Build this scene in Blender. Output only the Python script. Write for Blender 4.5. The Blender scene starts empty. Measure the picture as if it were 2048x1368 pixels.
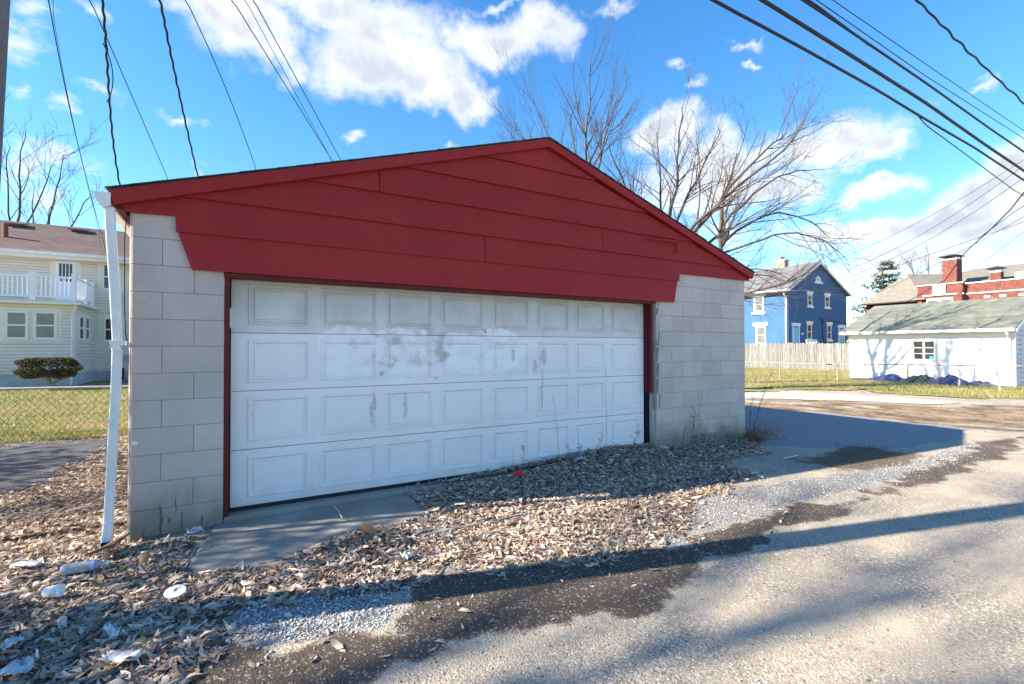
import bpy, bmesh, math, random
import numpy as np
from mathutils import Vector, Matrix

SC = bpy.context.scene
COL = SC.collection
R = random.Random(7)
NP = np.random.RandomState(11)
rad = math.radians

# ------------------------------------------------------------------ camera
cam_d = bpy.data.cameras.new('camera')
cam = bpy.data.objects.new('camera', cam_d)
COL.objects.link(cam)
cam_d.sensor_width = 36.0
cam_d.lens = 968.28 / 2048 * 36.0
cam_d.clip_start = 0.05
cam_d.clip_end = 2000
_r = Vector((0.8648, -0.5021, -0.0006)); _u = Vector((-0.0054, -0.0104, 0.9999)); _f = Vector((0.5021, 0.8647, 0.0116))
_m = Matrix(((_r.x, _u.x, -_f.x, 0.6537), (_r.y, _u.y, -_f.y, -4.4898), (_r.z, _u.z, -_f.z, 1.4101), (0, 0, 0, 1)))
cam.matrix_world = _m
SC.camera = cam

# ------------------------------------------------------------------ light and exposure
SUN = Vector((-1.64, 0.43, 1.0)).normalized()          # towards the sun
EL = math.asin(SUN.z); AZ = math.atan2(SUN.x, SUN.y)
sun_d = bpy.data.lights.new('sun', 'SUN'); sun_d.energy = 4.6; sun_d.angle = rad(0.53); sun_d.color = (1.0, 0.90, 0.75)
sun = bpy.data.objects.new('sun', sun_d); COL.objects.link(sun)
sun.rotation_euler = SUN.to_track_quat('Z', 'Y').to_euler()
SC.view_settings.view_transform = 'Standard'
try: SC.view_settings.look = 'None'
except Exception: pass
SC.view_settings.gamma = 1.0
SC.view_settings.use_curve_mapping = False
SC.view_settings.exposure = 1.72
SC.cycles.max_bounces = 6
SC.cycles.use_adaptive_sampling = True

# ------------------------------------------------------------------ world: sky and clouds
W = bpy.data.worlds.new('World'); SC.world = W; W.use_nodes = True
nt = W.node_tree
for n in list(nt.nodes): nt.nodes.remove(n)
def N(t, typ, **kw):
    n = t.nodes.new(typ)
    for k, v in kw.items(): setattr(n, k, v)
    return n
def setin(t, n, i, v):
    if isinstance(v, bpy.types.NodeSocket): t.links.new(v, n.inputs[i])
    elif v is not None: n.inputs[i].default_value = v
def M(t, op, a, b=None, c=None, clamp=False):
    n = N(t, 'ShaderNodeMath', operation=op); n.use_clamp = clamp
    for i, v in enumerate((a, b, c)):
        if v is not None: setin(t, n, i, v)
    return n.outputs[0]
def MIX(t, f, a, b, mode='MIX'):
    n = N(t, 'ShaderNodeMix', data_type='RGBA', blend_type=mode)
    setin(t, n, 0, f); setin(t, n, 6, c4(a)); setin(t, n, 7, c4(b))
    return n.outputs[2]
def c4(v):
    if isinstance(v, tuple) and len(v) == 3: return (*v, 1.0)
    return v
def NOISE(t, vec, scale, detail=4, rough=0.55, dist=0.0):
    n = N(t, 'ShaderNodeTexNoise'); setin(t, n, 'Vector', vec)
    n.inputs['Scale'].default_value = scale; n.inputs['Detail'].default_value = detail
    n.inputs['Roughness'].default_value = rough; n.inputs['Distortion'].default_value = dist
    return n.outputs['Fac']
def RAMP(t, v, lo, hi, smooth=True):
    n = N(t, 'ShaderNodeMapRange', interpolation_type='SMOOTHSTEP' if smooth else 'LINEAR')
    setin(t, n, 0, v); n.inputs[1].default_value = lo; n.inputs[2].default_value = hi
    return n.outputs[0]
def MAPV(t, vec, loc=(0, 0, 0), scale=(1, 1, 1), typ='POINT'):
    n = N(t, 'ShaderNodeMapping', vector_type=typ); setin(t, n, 0, vec)
    n.inputs['Location'].default_value = loc; n.inputs['Scale'].default_value = scale
    return n.outputs[0]
def LEN(t, v):
    n = N(t, 'ShaderNodeVectorMath', operation='LENGTH'); setin(t, n, 0, v); return n.outputs[1]

tc = N(nt, 'ShaderNodeTexCoord')
sky = N(nt, 'ShaderNodeTexSky', sky_type='NISHITA'); sky.sun_disc = False
sky.sun_elevation = EL; sky.sun_rotation = AZ % (2 * math.pi)
sky.air_density = 1.0; sky.dust_density = 0.1; sky.ozone_density = 3.0
bg = N(nt, 'ShaderNodeBackground'); bg.inputs[1].default_value = 0.105
sep = N(nt, 'ShaderNodeSeparateXYZ'); nt.links.new(tc.outputs['Generated'], sep.inputs[0])
az = M(nt, 'ARCTAN2', sep.outputs[0], sep.outputs[1]); el = M(nt, 'ARCSINE', sep.outputs[2])
comb = N(nt, 'ShaderNodeCombineXYZ'); nt.links.new(az, comb.inputs[0]); nt.links.new(el, comb.inputs[1])
P2 = comb.outputs[0]
n1 = N(nt, 'ShaderNodeTexNoise'); nt.links.new(tc.outputs['Generated'], n1.inputs['Vector'])
n1.inputs['Scale'].default_value = 8; n1.inputs['Detail'].default_value = 7; n1.inputs['Roughness'].default_value = 0.6
warp = N(nt, 'ShaderNodeVectorMath', operation='MULTIPLY_ADD')
nt.links.new(n1.outputs['Color'], warp.inputs[0]); warp.inputs[1].default_value = (0.16, 0.13, 0); nt.links.new(P2, warp.inputs[2])
PW = MAPV(nt, warp.outputs[0], loc=(-0.08, -0.065, 0))
def BLOBS(lst, vec):
    acc = None
    for (a, e, ra, re_) in lst:
        d = LEN(nt, MAPV(nt, vec, loc=(a, e, 0), scale=(ra, re_, 1), typ='TEXTURE'))
        acc = d if acc is None else M(nt, 'MINIMUM', acc, d)
    return acc
CLOUD_BIG = [(0.0433, 0.5299, 0.1223, 0.0621), (-0.0123, 0.5432, 0.0844, 0.0395), (0.1461, 0.5785, 0.205, 0.0478), (0.2014, 0.5159, 0.1303, 0.06), (0.3274, 0.515, 0.1292, 0.0544), (0.5015, 0.5618, 0.1547, 0.045), (0.5847, 0.5833, 0.0828, 0.0365), (0.2583, 0.5676, 0.1444, 0.0647), (0.4393, 0.4778, 0.0823, 0.0328), (0.3576, 0.4898, 0.0907, 0.0401), (0.0768, 0.4944, 0.0675, 0.0365), (0.985, 0.3439, 0.1581, 0.0579), (1.1024, 0.3426, 0.1096, 0.0449), (1.1652, 0.3177, 0.0502, 0.0286), (0.8339, 0.3981, 0.08, 0.0422), (0.9334, 0.3001, 0.1912, 0.0653), (1.0413, 0.2852, 0.0942, 0.05), (1.3018, 0.2218, 0.0796, 0.0529), (1.2515, 0.1875, 0.1108, 0.0337), (1.3228, 0.2585, 0.0482, 0.0339), (1.178, 0.2562, 0.0557, 0.0216), (1.2152, 0.1387, 0.1427, 0.0431), (1.1369, 0.1926, 0.0765, 0.0246), (1.2959, 0.1656, 0.0804, 0.0362), (1.347, 0.1916, 0.0434, 0.0545)]
CLOUD_WISP = [(-0.2708, 0.4149, 0.0611, 0.055), (-0.2271, 0.284, 0.0498, 0.0349), (-0.2609, 0.461, 0.0416, 0.0237), (-0.212, 0.4799, 0.0342, 0.0183), (-0.1635, 0.3886, 0.0464, 0.0221), (-0.2599, 0.3523, 0.026, 0.0143), (-0.2108, 0.3508, 0.0256, 0.0122), (-0.0774, 0.3752, 0.0458, 0.0134), (-0.0334, 0.3069, 0.0298, 0.0144), (0.2254, 0.3974, 0.0303, 0.0127), (0.4035, 0.3972, 0.0511, 0.0123), (-0.2211, 0.2212, 0.0391, 0.0326), (-0.2487, 0.2647, 0.0477, 0.0553), (0.7378, 0.6077, 0.0795, 0.0207), (0.9818, 0.4978, 0.0268, 0.0087), (0.9694, 0.5241, 0.034, 0.0099), (0.8898, 0.47, 0.0254, 0.0171), (0.8532, 0.5001, 0.0326, 0.0107), (1.303, 0.3579, 0.019, 0.0091), (1.2029, 0.156, 0.1392, 0.0551), (1.1013, 0.1846, 0.1168, 0.0504), (1.2901, 0.1151, 0.0867, 0.0295), (0.9674, 0.2166, 0.1268, 0.0537), (-0.0349, 0.5305, 0.0896, 0.033), (1.2618, 0.042, 0.1727, 0.0459), (-0.2362, 0.0417, 0.1645, 0.0447), (1.24, 0.212, 0.0355, 0.0187), (0.4911, 0.616, 0.083, 0.014)]
nz = NOISE(nt, tc.outputs['Generated'], 9, 8, 0.6)
db = BLOBS(CLOUD_BIG, PW)
dens = M(nt, 'ADD', M(nt, 'SUBTRACT', 1.0, db), M(nt, 'MULTIPLY', M(nt, 'SUBTRACT', nz, 0.5), 1.9))
mb_ = RAMP(nt, dens, -0.12, 0.75)
dw = BLOBS(CLOUD_WISP, PW)
nz2 = NOISE(nt, MAPV(nt, tc.outputs['Generated'], scale=(1, 1, 2.2)), 16, 8, 0.62)
dens2 = M(nt, 'ADD', M(nt, 'SUBTRACT', 1.0, dw), M(nt, 'MULTIPLY', M(nt, 'SUBTRACT', nz2, 0.5), 2.6))
mw_ = M(nt, 'MULTIPLY', RAMP(nt, dens2, 0.15, 1.15), 0.75)
mask = M(nt, 'MAXIMUM', mb_, mw_)
# thicker cloud bodies are greyer towards their middle, as thick cumulus seen from below
nz3 = NOISE(nt, MAPV(nt, tc.outputs['Generated'], loc=(0.3, 0.1, 0.7)), 11, 6, 0.55)
core = M(nt, 'MULTIPLY', RAMP(nt, dens, 0.25, 0.9), RAMP(nt, nz3, 0.36, 0.60))
ccol = MIX(nt, core, (3.35, 3.4, 3.5), (2.1, 2.3, 2.65))
hsv = N(nt, 'ShaderNodeHueSaturation'); hsv.inputs['Saturation'].default_value = 1.27; hsv.inputs['Value'].default_value = 0.95
nt.links.new(sky.outputs[0], hsv.inputs['Color'])
final = MIX(nt, mask, hsv.outputs[0], ccol)
nt.links.new(final, bg.inputs[0])
out = N(nt, 'ShaderNodeOutputWorld'); nt.links.new(bg.outputs[0], out.inputs[0])

# ------------------------------------------------------------------ materials
def mat(name, col, rough=0.8, var=None, vscale=3.0, bump=0.0, bscale=60.0, spec=0.3, col3=None, rnd=0.0, metal=0.0, stretch=(1, 1, 1), bdist=0.01):
    """col, optionally blended with var by noise; col3 fine speckle; rnd per-object value jitter"""
    m = bpy.data.materials.new(name); m.use_nodes = True
    t = m.node_tree; b = t.nodes['Principled BSDF']
    b.inputs['Roughness'].default_value = rough
    b.inputs['Specular IOR Level'].default_value = spec
    b.inputs['Metallic'].default_value = metal
    g = N(t, 'ShaderNodeNewGeometry').outputs['Position']
    if stretch != (1, 1, 1): g = MAPV(t, g, scale=stretch)
    c = c4(col)
    if var is not None: c = MIX(t, RAMP(t, NOISE(t, g, vscale, 6, 0.6), 0.3, 0.7), c, c4(var))
    if col3 is not None: c = MIX(t, RAMP(t, NOISE(t, g, bscale, 2, 0.6), 0.55, 0.75), c, c4(col3))
    if rnd:
        oi = N(t, 'ShaderNodeObjectInfo').outputs['Random']
        h = N(t, 'ShaderNodeHueSaturation'); setin(t, h, 'Color', c)
        setin(t, h, 'Value', M(t, 'ADD', 1 - rnd / 2, M(t, 'MULTIPLY', oi, rnd)))
        c = h.outputs[0]
    setin(t, b, 'Base Color', c)
    if bump:
        bp = N(t, 'ShaderNodeBump'); bp.inputs['Strength'].default_value = bump; bp.inputs['Distance'].default_value = bdist
        setin(t, bp, 'Height', NOISE(t, g, bscale, 4, 0.65)); t.links.new(bp.outputs[0], b.inputs['Normal'])
    return m
def attr_mat(name, rough=0.85, attr='Col', transl=0.0):
    m = bpy.data.materials.new(name); m.use_nodes = True; t = m.node_tree; b = t.nodes['Principled BSDF']
    b.inputs['Roughness'].default_value = rough; b.inputs['Specular IOR Level'].default_value = 0.25
    a = N(t, 'ShaderNodeAttribute', attribute_name=attr); t.links.new(a.outputs['Color'], b.inputs['Base Color'])
    if transl:
        tr = N(t, 'ShaderNodeBsdfTranslucent'); t.links.new(a.outputs['Color'], tr.inputs[0])
        mx = N(t, 'ShaderNodeMixShader'); mx.inputs[0].default_value = transl
        o = t.nodes['Material Output']; t.links.new(b.outputs[0], mx.inputs[1]); t.links.new(tr.outputs[0], mx.inputs[2]); t.links.new(mx.outputs[0], o.inputs[0])
    return m

# ------------------------------------------------------------------ mesh helpers
class MB:
    def __init__(s): s.v = []; s.f = []; s.c = []
    def add(s, vs, fs):
        b = len(s.v); s.v += [tuple(v) for v in vs]; s.f += [tuple(i + b for i in f) for f in fs]; return s
    def box(s, x0, x1, y0, y1, z0, z1):
        return s.add([(x0, y0, z0), (x1, y0, z0), (x1, y1, z0), (x0, y1, z0), (x0, y0, z1), (x1, y0, z1), (x1, y1, z1), (x0, y1, z1)],
                     [(0, 3, 2, 1), (4, 5, 6, 7), (0, 1, 5, 4), (1, 2, 6, 5), (2, 3, 7, 6), (3, 0, 4, 7)])
    def fbox(s, F, u0, u1, n0, n1, z0, z1, n1t=None):
        """box in a wall frame; n1t: front offset at the top edge (tilted board)"""
        if n1t is None: n1t = n1
        P = F.p
        return s.add([P(u0, n0, z0), P(u1, n0, z0), P(u1, n1, z0), P(u0, n1, z0), P(u0, n0, z1), P(u1, n0, z1), P(u1, n1t, z1), P(u0, n1t, z1)],
                     [(0, 1, 2, 3), (4, 7, 6, 5), (0, 4, 5, 1), (1, 5, 6, 2), (2, 6, 7, 3), (3, 7, 4, 0)])
    def prism(s, poly, a, b, axis='y'):
        """extrude a 2D polygon between a and b along axis"""
        n = len(poly)
        def P(q, d): return (q[0], d, q[1]) if axis == 'y' else ((d, q[0], q[1]) if axis == 'x' else (q[0], q[1], d))
        vs = [P(q, a) for q in poly] + [P(q, b) for q in poly]
        fs = [tuple(range(n)), tuple(range(2 * n - 1, n - 1, -1))] + [(i, i + n, (i + 1) % n + n, (i + 1) % n) for i in range(n)]
        return s.add(vs, fs)
    def tube(s, pts, r, k=6, cap=True):
        pts = [Vector(p) for p in pts]; n = len(pts)
        rs = r if isinstance(r, (list, tuple)) else [r] * n
        d = (pts[-1] - pts[0]); up = Vector((0, 0, 1)) if abs(d.normalized().z) < 0.9 else Vector((1, 0, 0))
        vs = []; fs = []
        for i, p in enumerate(pts):
            t = (pts[min(i + 1, n - 1)] - pts[max(i - 1, 0)]).normalized()
            a = t.cross(up)
            if a.length < 1e-4: a = t.cross(Vector((0, 1, 0)))
            a.normalize(); b = t.cross(a)
            for j in range(k):
                w = 2 * math.pi * j / k
                vs.append(p + (a * math.cos(w) + b * math.sin(w)) * rs[i])
        for i in range(n - 1):
            for j in range(k):
                j2 = (j + 1) % k
                fs.append((i * k + j, i * k + j2, (i + 1) * k + j2, (i + 1) * k + j))
        if cap: fs += [tuple(range(k - 1, -1, -1)), tuple(range((n - 1) * k, n * k))]
        return s.add(vs, fs)
    def mesh(s, name, m=None, smooth=False):
        me = bpy.data.meshes.new(name); me.from_pydata(s.v, [], s.f); me.update()
        bm = bmesh.new(); bm.from_mesh(me); bmesh.ops.recalc_face_normals(bm, faces=bm.faces); bm.to_mesh(me); bm.free()
        if m: me.materials.append(m)
        if smooth: me.shade_smooth()
        return me
    def build(s, name, m, parent=None, smooth=False, bevel=0.0):
        org = worldloc(parent) if parent else Vector((0, 0, 0))
        if org.length > 0: s.v = [(v[0] - org.x, v[1] - org.y, v[2] - org.z) for v in s.v]
        o = bpy.data.objects.new(name, s.mesh(name, m, smooth)); COL.objects.link(o)
        if parent: o.parent = parent
        if bevel:
            md = o.modifiers.new('bevel', 'BEVEL'); md.width = bevel; md.segments = 2; md.limit_method = 'ANGLE'
        return o
def worldloc(o):
    v = Vector((0, 0, 0))
    while o: v += Vector(o.location); o = o.parent
    return v
class F:   # wall frame: origin, u along the wall, n outward
    def __init__(s, o, u, n): s.o = Vector(o); s.u = Vector(u); s.n = Vector(n)
    def p(s, u, n, z): v = s.o + s.u * u + s.n * n; return (v.x, v.y, v.z + z)
def tag(o, label=None, cat=None, group=None, kind=None):
    if label: o['label'] = label
    if cat: o['category'] = cat
    if group: o['group'] = group
    if kind: o['kind'] = kind
    return o
def thing(name, loc, label, cat, group=None):
    o = bpy.data.objects.new(name, None); COL.objects.link(o); o.location = loc; o.empty_display_size = 0.2
    return tag(o, label, cat, group)
def inst(name, me, parent, loc, rot=None, scale=None):
    o = bpy.data.objects.new(name, me); COL.objects.link(o)
    if parent: o.parent = parent
    o.location = Vector(loc) - (worldloc(parent) if parent else Vector((0, 0, 0)))
    if rot: o.rotation_euler = rot
    if scale: o.scale = scale
    return o
def raw_mesh(name, V, Fc, m, col=None):
    """numpy mesh; Fc list of arrays of equal-sized faces"""
    me = bpy.data.meshes.new(name)
    V = np.asarray(V, np.float32); me.vertices.add(len(V)); me.vertices.foreach_set('co', V.ravel())
    loops = np.concatenate([f.ravel() for f in Fc]).astype(np.int32)
    sizes = np.concatenate([np.full(len(f), f.shape[1]) for f in Fc]); starts = np.concatenate([[0], np.cumsum(sizes)[:-1]])
    me.loops.add(len(loops)); me.loops.foreach_set('vertex_index', loops)
    me.polygons.add(len(sizes)); me.polygons.foreach_set('loop_start', starts.astype(np.int32))
    try: me.polygons.foreach_set('loop_total', sizes.astype(np.int32))
    except Exception: pass
    me.update(calc_edges=True); me.validate()
    if col is not None:
        a = me.attributes.new('Col', 'FLOAT_COLOR', 'POINT'); c = np.ones((len(V), 4), np.float32); c[:, :3] = col
        a.data.foreach_set('color', c.ravel())
    me.materials.append(m)
    return me
# value noise on numpy arrays
_perm = np.random.RandomState(3).rand(256, 256)
def vnoise(x, y):
    xi = np.floor(x).astype(int); yi = np.floor(y).astype(int); fx = x - xi; fy = y - yi
    fx = fx * fx * (3 - 2 * fx); fy = fy * fy * (3 - 2 * fy)
    g = lambda a, b: _perm[a % 256, b % 256]
    return (g(xi, yi) * (1 - fx) + g(xi + 1, yi) * fx) * (1 - fy) + (g(xi, yi + 1) * (1 - fx) + g(xi + 1, yi + 1) * fx) * fy
def fbm(x, y, s, o=4):
    r = 0; a = 1; t = 0
    for i in range(o): r = r + a * vnoise(x * s + 17.3 * i, y * s + 9.1 * i); t += a; a *= 0.55; s *= 2.1
    return r / t - 0.5
def sdist(px, py, poly):
    """signed distance to polygon, positive inside"""
    d = np.full(px.shape, 1e9); ins = np.zeros(px.shape, bool); n = len(poly)
    for i in range(n):
        ax, ay = poly[i]; bx, by = poly[(i + 1) % n]
        ex, ey = bx - ax, by - ay; wx, wy = px - ax, py - ay
        t = np.clip((wx * ex + wy * ey) / (ex * ex + ey * ey + 1e-12), 0, 1)
        d = np.minimum(d, np.hypot(wx - ex * t, wy - ey * t))
        c = ((ay > py) != (by > py)) & (px < (bx - ax) * (py - ay) / (by - ay + 1e-12) + ax)
        ins ^= c
    return np.where(ins, d, -d)
def sstep(x, a, b): t = np.clip((x - a) / (b - a), 0, 1); return t * t * (3 - 2 * t)
LEAF_FRONT=[(-0.193, 0.332), (0.017, -0.045), (0.376, -0.285), (0.415, -0.779), (0.817, -1.106), (1.183, -0.987), (1.301, -1.372), (0.904, -1.422), (0.645, -1.396), (0.626, -1.705), (0.504, -1.895), (0.433, -2.101), (-0.485, -1.567), (-1.468, 0.927)]
LEAF_DOOR=[(1.749, -0.387), (2.381, -0.021), (3.076, 0.397), (3.977, 0.326), (5.845, 0.618), (5.591, 0.187), (7.199, 0.041), (6.837, -0.469), (5.636, -0.642), (5.678, -1.071), (4.692, -1.369), (4.254, -1.382), (3.855, -1.751), (3.209, -1.873), (2.494, -1.822), (1.891, -1.556), (1.339, -1.47), (0.936, -1.017), (1.192, -0.927), (1.417, -0.808), (2.08, -0.311)]
LEAF_YARD=[(-0.893, 3.973), (-0.7, 4.883), (0.017, -0.045), (-0.824, 0.552), (-1.388, 1.052), (-1.364, 1.728), (-1.033, 1.969), (-0.962, 2.803)]
DIRT_A=[(0.901, -1.453), (1.28, -1.471), (1.703, -1.607), (2.138, -1.781), (3.176, -1.956), (3.34, -2.082), (4.332, -2.029), (5.951, -2.103), (7.861, -1.941), (10.526, -1.678), (11.91, -1.894), (9.815, -2.281), (8.268, -2.319), (7.276, -2.361), (5.767, -2.348), (4.331, -2.28), (3.478, -2.305), (3.096, -2.529), (2.499, -2.562), (2.035, -2.487), (1.666, -2.447), (1.301, -2.397), (0.97, -2.413), (0.389, -2.137), (0.504, -1.895), (0.637, -1.759), (0.863, -1.936), (1.399, -2.081), (1.495, -1.767)]
PATCH=[(6.776, -1.07), (8.262, -0.876), (8.653, -1.145), (8.374, -1.682), (7.753, -1.732), (7.154, -1.669), (6.576, -1.518)]
DIRT_B=[(12.492, 3.699), (14.539, 3.252), (14.91, 1.462), (15.629, 0.308), (17.416, -0.009), (17.269, -0.993), (13.115, -2.156), (12.168, -1.717), (11.443, -1.292), (11.715, -0.584), (11.677, 0.647), (11.639, 2.093), (11.1, 2.737)]
GRAVEL_A=[(3.929, -1.325), (5.233, -1.429), (6.7, -1.667), (8.775, -1.779), (10.461, -1.64), (8.281, -2.04), (6.523, -2.033), (4.847, -1.971), (3.797, -1.969), (3.409, -2.02), (3.838, -1.741)]
PAD=[(14.313, 4.957), (16.431, 4.306), (16.798, 2.248), (16.891, 0.561), (15.491, 0.745), (14.764, 2.082), (12.84, 3.939)]
LAWN_R=[(14.62, 5.169), (16.987, 4.616), (18.28, 3.424), (17.908, 1.596), (18.536, 0.593), (19.11, -0.607), (17.218, -2.428)]
MARKS=[(1.806, 0.849), (2.128, 0.829), (1.899, 1.161), (2.442, 1.111), (3.344, 1.318), (3.72, 1.298), (3.632, 1.186), (3.719, 0.872), (0.806, 0.849)]
SMEAR=[(1.599, 1.435), (1.556, 1.207), (2.117, 1.558), (2.117, 1.363), (2.755, 1.386), (3.169, 1.547), (3.169, 1.277), (2.987, 1.571)]
ITEM={'bottle0': (-0.259, -0.433), 'bottle1': (-0.06, -0.445), 'disc': (0.393, -1.207), 'paperA': (-0.481, -0.2), 'cup': (-0.224, -0.766), 'red': (3.224, -0.215), 'wstrip0': (-0.528, 0.857), 'wstrip1': (-0.288, 0.829), 'paperB': (0.433, -0.213), 'paperC': (1.669, -1.367), 'paperD': (3.678, 0.021), 'paperE': (4.084, -0.116), 'paperF': (2.378, -0.623), 'paperG': (0.171, -1.488), 'paperH': (0.246, -1.752), 'paperI': (-0.143, -1.594), 'paperJ': (5.443, 0.03), 'straw0': (7.202, -0.645), 'straw1': (7.235, -0.88), 'twig0': (1.429, -0.009), 'twig1': (1.434, -0.544), 'twig2': (1.538, -0.505), 'bark0': (-0.105, -0.308), 'bark1': (0.035, -0.127), 'brownL': (1.491, -0.954), 'orangeL': (0.163, -0.533), 'paperK': (3.052, -1.781), 'paperL': (3.341, -2.012), 'white2': (-0.241, -1.307)}
WEEDS=[((3.393, -0.05), (3.38, -0.05, 0.371)), ((3.825, -0.1), (3.711, -0.1, 0.9)), ((4.439, -0.15), (4.443, -0.15, 1.254)), ((3.93, -0.05), (3.98, -0.05, 0.322)), ((4.026, -0.1), (4.119, -0.1, 0.299)), ((4.201, -0.15), (4.395, -0.15, 0.396)), ((4.928, -0.05), (5.081, -0.05, 0.424)), ((5.734, -0.15), (5.802, -0.15, 0.398)), ((5.936, -0.06), (6.098, -0.06, 0.531)), ((6.098, -0.09), (6.075, -0.09, 1.04)), ((6.131, -0.12), (6.156, -0.12, 0.803)), ((6.154, -0.15), (6.241, -0.15, 0.937)), ((6.605, -0.06), (6.738, -0.06, 0.275)), ((5.681, -0.09), (5.701, -0.09, 0.3)), ((8.576, 0.799), (8.627, 0.762, 0.591)), ((8.281, 0.557), (8.568, 0.377, 1.03)), ((8.808, 0.983), (8.984, 0.867, 1.046)), ((8.052, 0.362), (8.296, 0.214, 0.473)), ((3.243, -0.05), (3.25, -0.05, 0.378))]

# ------------------------------------------------------------------ ground
def axis(segs):
    out = []
    for a, b, s in segs: out += list(np.arange(a, b, s))
    return np.array(out + [segs[-1][1]])
def grid_mesh(xs, ys, zf, name, m, attrs=None, keep=None):
    X, Y = np.meshgrid(xs, ys); X = X.ravel(); Y = Y.ravel(); nx, ny = len(xs), len(ys)
    Z = zf(X, Y)
    i, j = np.meshgrid(np.arange(nx - 1), np.arange(ny - 1)); a = (j * nx + i).ravel()
    q = np.stack([a, a + 1, a + nx + 1, a + nx], 1)
    if keep is not None:
        cx = X[q].mean(1); cy = Y[q].mean(1); q = q[keep(cx, cy)]
    V = np.stack([X, Y, Z], 1)
    used = np.unique(q); rm = -np.ones(len(V), int); rm[used] = np.arange(len(used)); q = rm[q]; V = V[used]
    me = raw_mesh(name, V, [q], m)
    if attrs:
        for k, fn in attrs.items():
            at = me.attributes.new(k, 'FLOAT', 'POINT'); at.data.foreach_set('value', fn(V[:, 0], V[:, 1]).astype(np.float32))
    me.shade_smooth()
    return me

# far ground: bare winter earth with dull grass
m_earth = mat('winter_earth', (0.16, 0.15, 0.07), 0.95, (0.22, 0.17, 0.09), 0.6, 0.6, 25, col3=(0.10, 0.10, 0.04))
me = grid_mesh(axis([(-600, -60, 90), (-60, 120, 10), (120, 600, 80)]), axis([(-600, -60, 90), (-60, 120, 10), (120, 600, 80)]), lambda x, y: x * 0 - 0.05, 'ground', m_earth)
o = bpy.data.objects.new('ground', me); COL.objects.link(o); tag(o, kind='structure')

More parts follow.
